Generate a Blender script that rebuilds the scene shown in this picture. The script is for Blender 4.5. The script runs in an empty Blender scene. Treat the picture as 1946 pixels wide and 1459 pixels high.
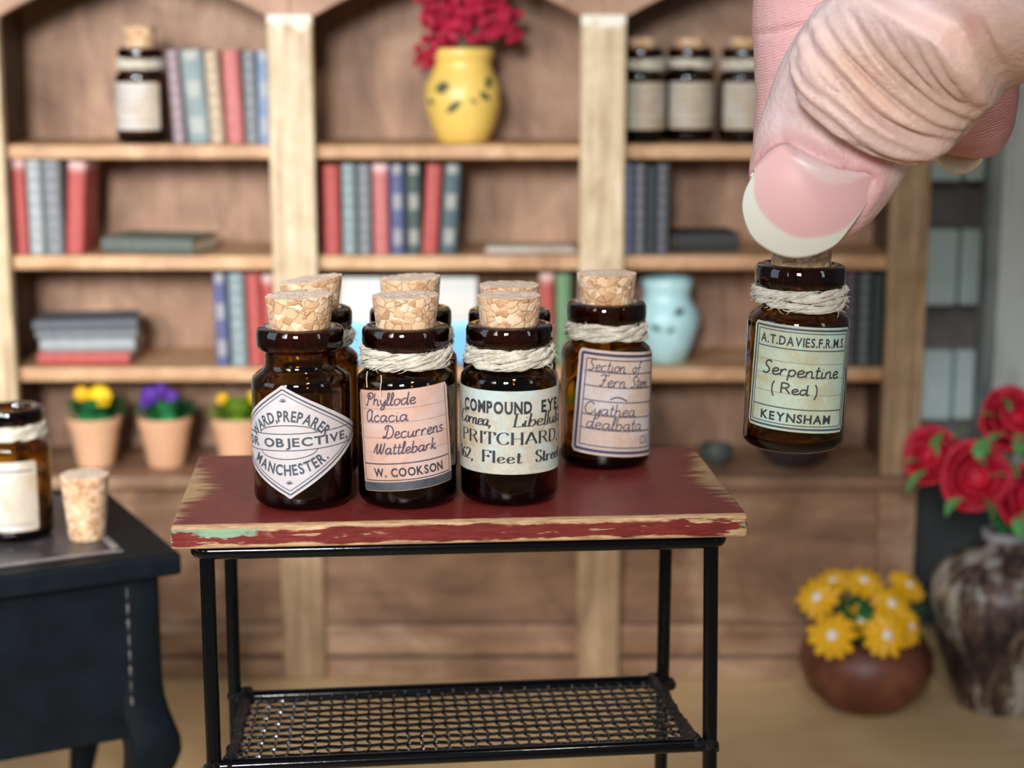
import bpy, bmesh, math, random
import numpy as np
from mathutils import Vector, Matrix, noise as mnoise
from math import sin, cos, pi, radians as rad, asin, sqrt, atan2

# ------------------------------------------------------------------ camera
SC = bpy.context.scene
COL = SC.collection
FPX = 3362.0
PITCH = rad(10.9)
CAMZ = 1.374
cam_d = bpy.data.cameras.new('camera')
cam = bpy.data.objects.new('camera', cam_d)
COL.objects.link(cam)
cam.location = (0, 0, CAMZ)
cam.rotation_euler = (rad(90) - PITCH, 0, 0)
cam_d.sensor_fit = 'HORIZONTAL'
cam_d.sensor_width = 36.0
cam_d.lens = FPX / 1946 * 36.0
cam_d.clip_start = 0.02
cam_d.clip_end = 60
cam_d.dof.use_dof = True
cam_d.dof.focus_distance = 1.875
cam_d.dof.aperture_fstop = 3.3
SC.camera = cam

# ------------------------------------------------------------------ light and exposure
SC.view_settings.view_transform = 'Standard'
SC.view_settings.look = 'None'
SC.view_settings.gamma = 1.0
SC.view_settings.use_curve_mapping = False
SC.view_settings.exposure = 0.0
SC.cycles.max_bounces = 14
SC.cycles.transmission_bounces = 14
SC.cycles.transparent_max_bounces = 8
SC.cycles.caustics_refractive = True
SC.cycles.caustics_reflective = False
SC.cycles.blur_glossy = 0.5
world = bpy.data.worlds.new('room_light')
SC.world = world
world.use_nodes = True
wb = world.node_tree.nodes['Background']
wb.inputs[0].default_value = (0.86, 0.90, 1.0, 1)
wb.inputs[1].default_value = 0.12

def area(name, loc, target, sx, sy, power, color):
    d = bpy.data.lights.new(name, 'AREA')
    d.shape = 'RECTANGLE'; d.size = sx; d.size_y = sy
    d.energy = power; d.color = color
    o = bpy.data.objects.new(name, d)
    o.location = loc
    o.rotation_euler = (Vector(target) - Vector(loc)).to_track_quat('-Z', 'Y').to_euler()
    COL.objects.link(o)
    return o
wf_ = area('window_light', (-0.65, -2.4, 2.40), (-0.95, 3.2, 0.85), 0.8, 0.8, 29, (0.98, 0.985, 1.0))
wf_.data.spread = rad(54)
area('blue_side_window_light', (-2.3, 1.3, 1.75), (0.3, 2.0, 1.15), 1.1, 1.3, 13, (0.62, 0.80, 1.0))
wl_ = area('left_window_light', (-1.75, 0.1, 1.95), (-0.80, 3.75, 1.02), 1.0, 1.0, 13, (1.0, 0.97, 0.93))
wl_.data.spread = rad(56)
area('side_window_light', (1.9, 0.55, 1.75), (0.2, 2.0, 0.9), 0.28, 0.9, 4, (0.80, 0.95, 1.0))
lamp = bpy.data.lights.new('ceiling_lamp', 'POINT')
lamp.energy = 44; lamp.shadow_soft_size = 0.07; lamp.color = (1.0, 0.93, 0.82)
lo = bpy.data.objects.new('ceiling_lamp', lamp); lo.location = (0.30, 1.05, 2.75); COL.objects.link(lo)

# ------------------------------------------------------------------ placing helpers
FWD = Vector((0, cos(PITCH), -sin(PITCH))); UP = Vector((0, sin(PITCH), cos(PITCH))); RIGHT = Vector((1, 0, 0))
CAM = Vector((0, 0, CAMZ))
def ray(px, py):
    return FWD + RIGHT * ((px - 973) / FPX) + UP * (-(py - 729.5) / FPX)
def P(px, py, Y):
    d = ray(px, py); return CAM + d * (Y / d.y)
def Pz(px, py, z):
    d = ray(px, py); return CAM + d * ((z - CAMZ) / d.z)
def depth(px, py, Y):
    return Y / ray(px, py).y

def prop(o, label=None, cat=None, group=None, kind=None):
    if label: o['label'] = label
    if cat: o['category'] = cat
    if group: o['group'] = group
    if kind: o['kind'] = kind
    return o
def thing(name, label, cat, loc=(0, 0, 0), rz=0, group=None):
    o = bpy.data.objects.new(name, None); COL.objects.link(o)
    o.empty_display_size = 0.02
    o.location = loc; o.rotation_euler = (0, 0, rz)
    return prop(o, label, cat, group)
def copy_tree(o, parent=None):
    c = o.copy(); COL.objects.link(c)
    if parent: c.parent = parent
    for ch in o.children: copy_tree(ch, c)
    return c

class MB:
    def __init__(s): s.v = []; s.f = []; s.m = []
    def add(s, vs, fs, mat=0):
        b = len(s.v)
        s.v += [tuple(p) for p in vs]
        s.f += [tuple(i + b for i in f) for f in fs]
        s.m += [mat] * len(fs)
        return b
    def box(s, x0, x1, y0, y1, z0, z1, mat=0, M=None):
        vs = [Vector((x, y, z)) for z in (z0, z1) for y in (y0, y1) for x in (x0, x1)]
        if M: vs = [M @ p for p in vs]
        s.add(vs, [(0, 2, 3, 1), (4, 5, 7, 6), (0, 1, 5, 4), (2, 6, 7, 3), (0, 4, 6, 2), (1, 3, 7, 5)], mat)
    def lathe(s, prof, n=48, mat=0, M=None, jit=None, close=False):
        rings = []; vs = []
        for k, (r, z) in enumerate(prof):
            if r < 1e-6:
                rings.append([len(vs)]); vs.append(Vector((0, 0, z)))
            else:
                idx = []
                for i in range(n):
                    a = 2 * pi * i / n
                    p = Vector((r * cos(a), r * sin(a), z))
                    if jit: p = jit(p, k)
                    idx.append(len(vs)); vs.append(p)
                rings.append(idx)
        fs = []
        pairs = list(zip(rings[:-1], rings[1:]))
        if close: pairs.append((rings[-1], rings[0]))
        for A, B in pairs:
            if len(A) == 1 and len(B) == 1: continue
            for i in range(n):
                j = (i + 1) % n
                if len(A) == 1: fs.append((A[0], B[j], B[i]))
                elif len(B) == 1: fs.append((A[i], A[j], B[0]))
                else: fs.append((A[i], A[j], B[j], B[i]))
        if M: vs = [M @ p for p in vs]
        s.add(vs, fs, mat)
    def tube(s, pts, r, n=8, mat=0, closed=False, caps=True):
        pts = [Vector(p) for p in pts]; N = len(pts)
        rs = r if isinstance(r, (list, tuple)) else [r] * N
        T = []
        for i in range(N):
            a = pts[(i - 1) % N] if (closed or i > 0) else pts[i]
            b = pts[(i + 1) % N] if (closed or i < N - 1) else pts[i]
            t = b - a
            T.append(t.normalized() if t.length > 1e-9 else Vector((0, 0, 1)))
        ref = Vector((0, 0, 1)) if abs(T[0].z) < 0.9 else Vector((1, 0, 0))
        u = T[0].cross(ref).normalized()
        vs = []
        for i in range(N):
            u = (u - T[i] * u.dot(T[i])).normalized()
            w = T[i].cross(u)
            for k in range(n):
                a = 2 * pi * k / n
                vs.append(pts[i] + (u * cos(a) + w * sin(a)) * rs[i])
        fs = []
        for i in range(N if closed else N - 1):
            j = (i + 1) % N
            for k in range(n):
                l = (k + 1) % n
                fs.append((i * n + k, i * n + l, j * n + l, j * n + k))
        if caps and not closed:
            fs.append(tuple(range(n - 1, -1, -1)))
            fs.append(tuple((N - 1) * n + k for k in range(n)))
        s.add(vs, fs, mat)
    def ball(s, c, r, mat=0, seg=12, rings=8, sc=(1, 1, 1), M=None, lump=0, seed=0):
        vs = []; fs = []
        c = Vector(c)
        for i in range(rings + 1):
            th = pi * i / rings
            for k in range(seg):
                a = 2 * pi * k / seg
                d = Vector((sin(th) * cos(a), sin(th) * sin(a), cos(th)))
                rr = r * (1 + (lump * mnoise.noise(d * 2.2 + Vector((seed * 3.1, seed, 0))) if lump else 0))
                p = Vector((d.x * sc[0], d.y * sc[1], d.z * sc[2])) * rr
                if M: p = M @ p
                vs.append(c + p)
        for i in range(rings):
            for k in range(seg):
                l = (k + 1) % seg
                fs.append((i * seg + k, (i + 1) * seg + k, (i + 1) * seg + l, i * seg + l))
        s.add(vs, fs, mat)
    def prism(s, poly, y0, y1, mat=0):          # polygon in x,z extruded along y
        n = len(poly)
        vs = [(x, y0, z) for x, z in poly] + [(x, y1, z) for x, z in poly]
        fs = [tuple(range(n)), tuple(range(2 * n - 1, n - 1, -1))]
        fs += [(i, i + n, (i + 1) % n + n, (i + 1) % n) for i in range(n)]
        s.add(vs, fs, mat)
    def build(s, name, mats, parent=None, smooth=True, bevel=0, seg=2, label=None):
        me = bpy.data.meshes.new(name)
        me.from_pydata(s.v, [], s.f)
        if not isinstance(mats, (list, tuple)): mats = [mats]
        for m in mats: me.materials.append(m)
        me.polygons.foreach_set('material_index', s.m)
        me.validate()
        bm = bmesh.new(); bm.from_mesh(me)
        bmesh.ops.remove_doubles(bm, verts=bm.verts, dist=1e-7)
        bmesh.ops.recalc_face_normals(bm, faces=bm.faces)
        bm.to_mesh(me); bm.free()
        if smooth:
            me.polygons.foreach_set('use_smooth', [True] * len(me.polygons))
            try: me.set_sharp_from_angle(angle=rad(38))
            except Exception: pass
        o = bpy.data.objects.new(name, me); COL.objects.link(o)
        if parent: o.parent = parent
        if bevel:
            b = o.modifiers.new('bevel', 'BEVEL'); b.width = bevel; b.segments = seg; b.limit_method = 'ANGLE'
            b.angle_limit = rad(40)
        if label: o['label'] = label
        return o

# ------------------------------------------------------------------ node helper
class V:
    def __init__(s, nb, sock): s.nb = nb; s.k = sock
    def _op(s, op, o, rev=False):
        a, b = (o, s) if rev else (s, o)
        return s.nb.math(op, a, b)
    def __add__(s, o): return s._op('ADD', o)
    def __radd__(s, o): return s._op('ADD', o, True)
    def __sub__(s, o): return s._op('SUBTRACT', o)
    def __rsub__(s, o): return s._op('SUBTRACT', o, True)
    def __mul__(s, o): return s._op('MULTIPLY', o)
    def __rmul__(s, o): return s._op('MULTIPLY', o, True)
    def step(s, a, b):
        return s.nb.maprange(s, a, b)
    def max(s, o): return s._op('MAXIMUM', o)
    def min(s, o): return s._op('MINIMUM', o)
    def abs(s): return s.nb.math('ABSOLUTE', s, 0)
class NB:
    def __init__(s, name):
        s.mat = bpy.data.materials.new(name); s.mat.use_nodes = True
        s.t = s.mat.node_tree; s.b = s.t.nodes['Principled BSDF']
    def n(s, t): return s.t.nodes.new(t)
    def lk(s, a, b): s.t.links.new(a.k if isinstance(a, V) else a, b)
    def put(s, sock, val):
        if isinstance(val, V): s.lk(val, sock)
        elif isinstance(val, (tuple, list)) and len(val) == 3 and sock.type == 'RGBA': sock.default_value = (*val, 1)
        else: sock.default_value = val
    def math(s, op, a, b):
        m = s.n('ShaderNodeMath'); m.operation = op
        s.put(m.inputs[0], a); s.put(m.inputs[1], b)
        return V(s, m.outputs[0])
    def maprange(s, v, a, b):
        m = s.n('ShaderNodeMapRange'); m.interpolation_type = 'SMOOTHSTEP'
        s.put(m.inputs[0], v); s.put(m.inputs[1], a); s.put(m.inputs[2], b)
        return V(s, m.outputs[0])
    def coord(s, scale=(1, 1, 1), loc=(0, 0, 0), rot=(0, 0, 0), kind='Object'):
        c = s.n('ShaderNodeTexCoord'); m = s.n('ShaderNodeMapping')
        m.inputs['Scale'].default_value = scale; m.inputs['Location'].default_value = loc
        m.inputs['Rotation'].default_value = rot
        s.t.links.new(c.outputs[kind], m.inputs[0])
        return V(s, m.outputs[0])
    def xyz(s, kind='Object'):
        c = s.n('ShaderNodeTexCoord'); x = s.n('ShaderNodeSeparateXYZ')
        s.t.links.new(c.outputs[kind], x.inputs[0])
        return [V(s, o) for o in x.outputs]
    def normal(s):
        c = s.n('ShaderNodeTexCoord'); x = s.n('ShaderNodeSeparateXYZ')
        s.t.links.new(c.outputs['Normal'], x.inputs[0])
        return [V(s, o) for o in x.outputs]
    def noise(s, co, scale=5, detail=4, rough=0.55, dist=0.0):
        m = s.n('ShaderNodeTexNoise'); s.lk(co, m.inputs['Vector'])
        m.inputs['Scale'].default_value = scale; m.inputs['Detail'].default_value = detail
        m.inputs['Roughness'].default_value = rough; m.inputs['Distortion'].default_value = dist
        return V(s, m.outputs[0])
    def voronoi(s, co, scale, feat='F1', out='Distance', rnd=1.0):
        m = s.n('ShaderNodeTexVoronoi'); m.feature = feat; s.lk(co, m.inputs['Vector'])
        m.inputs['Scale'].default_value = scale; m.inputs['Randomness'].default_value = rnd
        return V(s, m.outputs[out])
    def wave(s, co, scale, dist=0, detail=2, bands='X'):
        m = s.n('ShaderNodeTexWave'); m.bands_direction = bands; s.lk(co, m.inputs['Vector'])
        m.inputs['Scale'].default_value = scale; m.inputs['Distortion'].default_value = dist
        m.inputs['Detail'].default_value = detail
        return V(s, m.outputs['Fac'])
    def ramp(s, v, stops):
        m = s.n('ShaderNodeValToRGB'); e = m.color_ramp.elements
        while len(e) < len(stops): e.new(0.5)
        for k, (p, c) in enumerate(stops):
            e[k].position = p; e[k].color = (*c, 1)
        s.lk(v, m.inputs[0]); return V(s, m.outputs[0])
    def mix(s, f, a, b, mode='MIX'):
        m = s.n('ShaderNodeMix'); m.data_type = 'RGBA'; m.blend_type = mode
        s.put(m.inputs[0], f); s.put(m.inputs[6], a); s.put(m.inputs[7], b)
        return V(s, m.outputs[2])
    def attr(s, name):
        a = s.n('ShaderNodeAttribute'); a.attribute_name = name
        return V(s, a.outputs['Color'])
    def objrand(s):
        a = s.n('ShaderNodeObjectInfo'); return V(s, a.outputs['Random'])
    def bump(s, h, strength=0.3, dist=0.01):
        m = s.n('ShaderNodeBump'); m.inputs['Strength'].default_value = strength
        m.inputs['Distance'].default_value = dist
        s.lk(h, m.inputs['Height']); s.lk(m.outputs[0], s.b.inputs['Normal'])
    def set(s, **kw):
        names = dict(color='Base Color', rough='Roughness', metal='Metallic', ior='IOR', trans='Transmission Weight',
                     sss='Subsurface Weight', ssr='Subsurface Radius', sss_scale='Subsurface Scale', spec='Specular IOR Level',
                     coat='Coat Weight', coat_rough='Coat Roughness', sheen='Sheen Weight')
        for k, v in kw.items(): s.put(s.b.inputs[names[k]], v)
        return s.mat

def plain(name, col, rough=0.5, var=0.12, scale=14, **kw):
    b = NB(name); n = b.noise(b.coord(), scale, 4)
    dark = tuple(c * (1 - var) for c in col); lite = tuple(min(1, c * (1 + var)) for c in col)
    b.set(color=b.ramp(n, [(0.3, dark), (0.7, lite)]), rough=rough, **kw)
    return b.mat
def wood(name, dark, mid, lite, axis='z', scale=1.0, rough=0.55, bump=0.15, long=2.2, grain=0.45):
    b = NB(name)
    st = {'x': (long, 12, 12), 'y': (12, long, 12), 'z': (12, 12, long)}[axis]
    r = b.objrand()
    co = b.coord(tuple(c * scale for c in st))
    n1 = b.noise(co, 2.2, 6, 0.62, 0.8)
    n2 = b.noise(b.coord((2, 2, 2)), 2.8 * scale, 4, 0.6, 1.2)
    f = n1 * grain + n2 * (1.07 - grain) + (r - 0.5) * 0.06
    c = b.ramp(f, [(0.33, dark), (0.52, mid), (0.72, lite)])
    b.set(color=c, rough=rough)
    b.bump(n1, bump, 0.01)
    return b.mat
# ------------------------------------------------------------------ materials
M_back = wood('brown_stained_board', (0.15, 0.076, 0.044), (0.30, 0.168, 0.100), (0.47, 0.29, 0.185), 'z', 0.9, 0.6)
M_side = wood('shade_dark_board', (0.0420, 0.0192, 0.0108), (0.0840, 0.0408, 0.0228), (0.1440, 0.0750, 0.0420), 'z', 0.9, 0.6)  # darker copy of the board wood; shade inside the bays put into colour
M_shelf = wood('stained_shelf_board', (0.269, 0.140, 0.065), (0.493, 0.280, 0.140), (0.694, 0.470, 0.269), 'x', 1.2, 0.5)
M_post = wood('pale_pine_post', (0.30, 0.20, 0.11), (0.54, 0.41, 0.25), (0.76, 0.635, 0.455), 'z', 2.0, 0.5, 0.15, 0.7, 0.72)
def chip(mat):                               # bare chipped tips of the posts
    t = mat.node_tree; pb = t.nodes['Principled BSDF']; old = pb.inputs['Base Color'].links[0].from_socket
    b = NB.__new__(NB); b.mat = mat; b.t = t; b.b = pb
    x, y, z = b.xyz(); n = b.noise(b.coord(), 38, 3)
    zt = P(973, 27, FY_).z
    b.put(pb.inputs['Base Color'], b.mix((z + (n - 0.5) * 0.07).step(zt - 0.024, zt - 0.012), V(b, old), (0.80, 0.75, 0.64)))
FY_ = 3.70
chip(M_post)
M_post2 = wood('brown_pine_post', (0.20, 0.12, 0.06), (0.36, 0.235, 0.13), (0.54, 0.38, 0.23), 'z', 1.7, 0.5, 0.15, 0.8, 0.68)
M_base = wood('brown_stained_base', (0.13, 0.065, 0.036), (0.29, 0.162, 0.092), (0.56, 0.38, 0.24), 'x', 0.7, 0.5)
M_fascia = wood('brown_stained_fascia', (0.196, 0.098, 0.057), (0.345, 0.190, 0.115), (0.483, 0.299, 0.190), 'x', 0.8, 0.55)
M_floor = wood('light_floor_board', (0.60, 0.40, 0.19), (0.72, 0.50, 0.255), (0.80, 0.58, 0.32), 'x', 0.7, 0.45, 0.05)
M_wall = plain('pale_wall_plaster', (0.55, 0.58, 0.57), 0.8, 0.08, 3)

def amber():
    b = NB('amber_glass')
    b.set(color=(0.90, 0.80, 0.66), rough=0.0, ior=1.5, trans=1.0)
    v = b.n('ShaderNodeVolumeAbsorption'); v.inputs['Color'].default_value = (0.80, 0.70, 0.18, 1); v.inputs['Density'].default_value = 460
    b.t.links.new(v.outputs[0], b.t.nodes['Material Output'].inputs['Volume'])
    return b.mat
M_glass = amber()

def cork_mat():
    b = NB('agglomerated_cork')
    r = b.objrand()
    base = b.coord((1, 1, 1.25))
    add = b.n('ShaderNodeVectorMath'); add.operation = 'ADD'
    comb = b.n('ShaderNodeCombineXYZ'); b.lk(r * 7.0, comb.inputs[0]); b.lk(r * 3.0, comb.inputs[1])
    b.lk(base, add.inputs[0]); b.lk(comb.outputs[0], add.inputs[1])
    wob = b.n('ShaderNodeVectorMath'); wob.operation = 'MULTIPLY_ADD'
    nz = b.n('ShaderNodeTexNoise'); nz.inputs['Scale'].default_value = 70; b.lk(add.outputs[0], nz.inputs['Vector'])
    b.lk(nz.outputs['Color'], wob.inputs[0]); wob.inputs[1].default_value = (0.014, 0.014, 0.014); b.lk(add.outputs[0], wob.inputs[2])
    co = V(b, wob.outputs[0])
    cell = b.voronoi(co, 92, 'F1', 'Color')
    edge = b.voronoi(co, 92, 'DISTANCE_TO_EDGE', 'Distance')
    fine = b.noise(co, 160, 3)
    sep = b.n('ShaderNodeSeparateColor'); b.lk(cell, sep.inputs[0])
    v = V(b, sep.outputs[0])
    col = b.ramp(v * 0.8 + fine * 0.3, [(0.1, (0.47, 0.26, 0.125)), (0.4, (0.66, 0.42, 0.23)), (0.65, (0.75, 0.53, 0.32)), (0.95, (0.86, 0.70, 0.50))])
    line = edge.step(0.12, 0.0) * b.noise(co, 50, 2).step(0.38, 0.62)
    c2 = b.mix(line * 0.75, col, (0.26, 0.125, 0.055))
    nx, ny, nzz = b.normal()
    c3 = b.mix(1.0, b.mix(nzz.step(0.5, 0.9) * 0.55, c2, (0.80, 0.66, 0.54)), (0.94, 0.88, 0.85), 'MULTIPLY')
    b.set(color=c3, rough=0.85, sheen=0.15)
    b.bump(edge.step(0.0, 0.16) + fine * 0.5, 0.35, 0.004)
    return b.mat
M_cork = cork_mat()

def twine_mat():
    b = NB('natural_twine')
    n = b.noise(b.coord((1, 1, 1)), 260, 4, 0.7)
    m = b.noise(b.coord((1, 1, 1)), 60, 2)
    b.set(color=b.ramp(n * 0.6 + m * 0.4, [(0.3, (0.46, 0.39, 0.28)), (0.5, (0.70, 0.64, 0.52)), (0.7, (0.84, 0.80, 0.70))]), rough=0.9, sheen=0.3)
    b.bump(n, 0.7, 0.004)
    return b.mat
M_twine = twine_mat()

def paper(name, base, stain, cool, amount=0.5, seed=0.0):
    b = NB(name)
    co = b.coord((1, 1, 1), (seed, seed * 0.7, 0))
    n1 = b.noise(co, 34, 5, 0.65); n2 = b.noise(co, 17, 3, 0.6); n3 = b.noise(co, 240, 2)
    c = b.mix(n1.step(0.44, 0.60) * amount, base, stain)
    c = b.mix(n2.step(0.48, 0.60) * 0.8, c, cool)
    c = b.mix(n3.step(0.35, 0.75) * 0.16, c, (0.35, 0.27, 0.2))
    b.set(color=c, rough=0.62)
    b.bump(n3, 0.12, 0.002)
    return b.mat
M_pWard = paper('white_pink_paper', (0.548, 0.498, 0.498), (0.505, 0.435, 0.421), (0.583, 0.562, 0.576), 0.3)
M_pCook = paper('salmon_paper', (0.60, 0.38, 0.30), (0.52, 0.29, 0.20), (0.62, 0.46, 0.41), 0.8, 2)
M_pComp = paper('aged_blue_cream_paper', (0.55, 0.53, 0.44), (0.46, 0.34, 0.20), (0.50, 0.66, 0.66), 0.9, 5)
M_pSect = paper('aged_rose_paper', (0.62, 0.48, 0.40), (0.60, 0.41, 0.27), (0.66, 0.60, 0.60), 0.8, 8)
M_pSerp = paper('aged_green_paper', (0.46, 0.52, 0.38), (0.40, 0.36, 0.19), (0.44, 0.62, 0.53), 0.8, 11)
M_pTan = paper('tan_paper', (0.434, 0.360, 0.260), (0.360, 0.279, 0.186), (0.459, 0.434, 0.384), 0.5, 14)
M_pCream = paper('cream_paper', (0.528, 0.464, 0.376), (0.448, 0.336, 0.224), (0.576, 0.560, 0.528), 0.6, 17)
M_ink = plain('black_ink', (0.030, 0.030, 0.038), 0.6)
M_inkg = plain('grey_ink', (0.0580, 0.0696, 0.0870), 0.6)
M_inkn = plain('navy_ink', (0.045, 0.045, 0.11), 0.6)
M_inkp = plain('purple_grey_ink', (0.066, 0.047, 0.077), 0.6)
M_inkl = plain('faint_ruling_ink', (0.30, 0.21, 0.19), 0.6)
M_strip = plain('grey_card_edge', (0.065, 0.070, 0.080), 0.6, 0.3, 60)

M_black = NB('gloss_black_paint')
M_black.set(color=(0.002, 0.0026, 0.0036), rough=0.12, spec=0.3)
M_black.bump(M_black.noise(M_black.coord(), 60, 3), 0.05, 0.004); M_black = M_black.mat
M_mesh = plain('black_mesh_paint', (0.003, 0.0035, 0.0045), 0.22)
M_glue = NB('dried_black_glue'); M_glue.set(color=(0.003, 0.003, 0.0042), rough=0.22, spec=0.35)
M_glue.bump(M_glue.noise(M_glue.coord(), 130, 4, 0.7), 0.9, 0.012); M_glue = M_glue.mat
M_desk = NB('matt_navy_black_paint')
M_desk.set(color=M_desk.ramp(M_desk.noise(M_desk.coord(), 20, 4), [(0.3, (0.0025, 0.0048, 0.0072)), (0.75, (0.0055, 0.0092, 0.013))]), rough=0.55, spec=0.14); M_desk = M_desk.mat
M_worn_highlight = plain('worn_edge_and_seam_highlight', (0.23, 0.20, 0.19), 0.5, 0.4, 30)  # worn inset moulding, and the highlight painted on the corner seam
M_desktop = NB('worn_dark_desk_leather')
M_desktop.set(color=M_desktop.ramp(M_desktop.noise(M_desktop.coord(), 9, 5, 0.6), [(0.35, (0.022, 0.022, 0.026)), (0.6, (0.05, 0.046, 0.05)), (0.75, (0.16, 0.15, 0.16))]), rough=0.3); M_desktop = M_desktop.mat

def red_top():
    b = NB('distressed_red_paint')
    x, y, z = b.xyz()
    nx, ny, nz = b.normal()
    streak = b.noise(b.coord((4, 60, 60)), 2.0, 5, 0.6)
    fine = b.noise(b.coord((14, 90, 90)), 3.0, 4, 0.6)
    blot = b.noise(b.coord(), 16, 4, 0.6)
    red = b.ramp(fine * 0.6 + blot * 0.4, [(0.35, (0.115, 0.015, 0.013)), (0.55, (0.175, 0.024, 0.020)), (0.75, (0.24, 0.042, 0.034))])
    bare = b.ramp(fine, [(0.3, (0.30, 0.17, 0.08)), (0.6, (0.52, 0.34, 0.18)), (0.8, (0.66, 0.48, 0.30))])
    green = b.ramp(blot, [(0.3, (0.13, 0.22, 0.13)), (0.7, (0.25, 0.37, 0.24))])
    ax = x.abs()
    top = nz.step(0.6, 0.8)
    # bare streaks at both short ends of the top, strongest in the middle of each end
    ends = (ax + streak * 0.085 - y.abs() * 0.22).step(0.315, 0.338) * top
    front = (0.0 - ny).step(0.5, 0.8)
    edge_hi = (z + (fine - 0.5) * 0.005 + (blot - 0.5) * 0.013).step(-0.0062, -0.0036) * front
    edge_lo = (0.0 - z + (fine - 0.5) * 0.006 + (blot - 0.5) * 0.010).step(0.0212, 0.0232) * front
    patch = (b.noise(b.coord((5, 20, 42), (3.2, 0, 0)), 2.4, 4, 0.55)).step(0.585, 0.615) * front
    edge_top = ((0.0 - y) + (fine - 0.5) * 0.007).step(0.1580, 0.1605) * top
    side = nx.abs().step(0.6, 0.8) * streak.step(0.42, 0.5)
    m = ends.max(edge_hi).max(edge_lo).max(patch).max(edge_top).max(side)
    c = b.mix(m, red, bare)
    gm = (0.0 - x + (blot - 0.5) * 0.16).step(0.225, 0.24) * front * (z + (blot - 0.5) * 0.030 + (fine - 0.5) * 0.008).step(-0.0105, -0.0092) * (z).step(-0.003, -0.005)
    g2 = (x + (blot - 0.5) * 0.05).step(0.285, 0.292) * front * (blot).step(0.58, 0.62)
    c = b.mix(gm.max(g2 * 0.6), c, green)
    b.set(color=c, rough=b.mix(m, (0.34, 0.34, 0.34), (0.6, 0.6, 0.6)), spec=0.28)
    b.bump(fine + m * -0.4, 0.16, 0.004)
    return b.mat
M_red = red_top()
M_pot = plain('pale_terracotta', (0.6609, 0.3764, 0.2206), 0.7, 0.08, 9)
M_soil = plain('dark_soil', (0.05, 0.035, 0.025), 0.9)
M_leafd = plain('deep_green_leaf', (0.028, 0.20, 0.065), 0.45, 0.45, 30)
M_leafo = plain('olive_leaf', (0.15, 0.26, 0.02), 0.5, 0.5, 30)
M_leafb = plain('bright_green_leaf', (0.13, 0.42, 0.13), 0.5, 0.3, 20)
M_yel = plain('yellow_petal', (0.85, 0.55, 0.006), 0.5, 0.12, 20)
M_yel2 = plain('golden_petal', (0.80, 0.43, 0.006), 0.5, 0.12, 20)
M_pur = plain('purple_petal', (0.075, 0.015, 0.25), 0.5, 0.4, 20)
M_rose = plain('red_petal', (0.58, 0.012, 0.042), 0.55, 0.25, 12)
M_statice = plain('crimson_petal', (0.38, 0.006, 0.036), 0.6, 0.4, 60)
M_bead = plain('pearl_bead', (0.85, 0.82, 0.74), 0.3, 0.05)
M_yvase = plain('yellow_glaze', (0.80, 0.55, 0.13), 0.35, 0.08, 10)
M_motif = plain('dark_green_glaze', (0.075, 0.10, 0.05), 0.4)
M_cyan = NB('pale_blue_glaze')
M_cyan.set(color=M_cyan.ramp(M_cyan.noise(M_cyan.coord(), 13, 3), [(0.35, (0.40, 0.66, 0.70)), (0.62, (0.50, 0.77, 0.81)), (0.72, (0.30, 0.46, 0.48))]), rough=0.35); M_cyan = M_cyan.mat
def copper():
    b = NB('brown_copper_glaze'); x, y, z = b.xyz()
    n = b.noise(b.coord(), 9, 4)
    b.set(color=b.ramp(n, [(0.3, (0.060, 0.019, 0.011)), (0.55, (0.16, 0.050, 0.026)), (0.75, (0.28, 0.105, 0.055))]), rough=0.45, metal=0.15)
    return b.mat
M_copper = copper()
def raku():
    b = NB('dark_metallic_raku_glaze')
    n = b.noise(b.coord((16, 16, 5)), 1.6, 5, 0.7); n2 = b.noise(b.coord(), 6, 3)
    c = b.ramp(n * 0.65 + n2 * 0.4, [(0.43, (0.03, 0.022, 0.022)), (0.51, (0.11, 0.065, 0.055)), (0.55, (0.27, 0.23, 0.17)), (0.62, (0.62, 0.60, 0.55))])
    b.set(color=c, rough=0.36, metal=0.35); return b.mat
M_raku = raku()
M_dark = plain('dark_brown_pottery', (0.035, 0.026, 0.030), 0.35)
M_page = plain('page_edges', (0.66, 0.58, 0.44), 0.8)
M_pewter = plain('dark_pewter', (0.07, 0.085, 0.075), 0.4, 0.2)
M_white = NB('whitewashed_weathered_wood')
_n = M_white.noise(M_white.coord((22, 22, 2.2)), 1.7, 5, 0.65); _n2 = M_white.noise(M_white.coord(), 5, 3)
M_white.set(color=M_white.ramp(_n * 0.6 + _n2 * 0.4, [(0.38, (0.11, 0.12, 0.115)), (0.46, (0.34, 0.38, 0.37)), (0.56, (0.55, 0.60, 0.585))]), rough=0.7); M_white = M_white.mat
M_paleblue = plain('pale_blue_painted_wood', (0.68, 0.86, 0.86), 0.5, 0.10, 6)
M_shadowwood = plain('gap_shade_wood', (0.22, 0.20, 0.20), 0.7, 0.25, 8)  # dark tone stands in for shade in the gaps between drawers
M_slate = plain('dark_slate_painted_wood', (0.045, 0.055, 0.06), 0.6, 0.2, 6)

# ------------------------------------------------------------------ room
fl = MB(); fl.box(-6, 6, -2.5, 6.0, -0.05, 0); o = fl.build('floor', M_floor, smooth=False); o['kind'] = 'structure'
wl = MB(); wl.box(-6, 6, 4.75, 4.85, 0.0, 4.2); o = wl.build('wall_back', M_wall, smooth=False); o['kind'] = 'structure'

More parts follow.
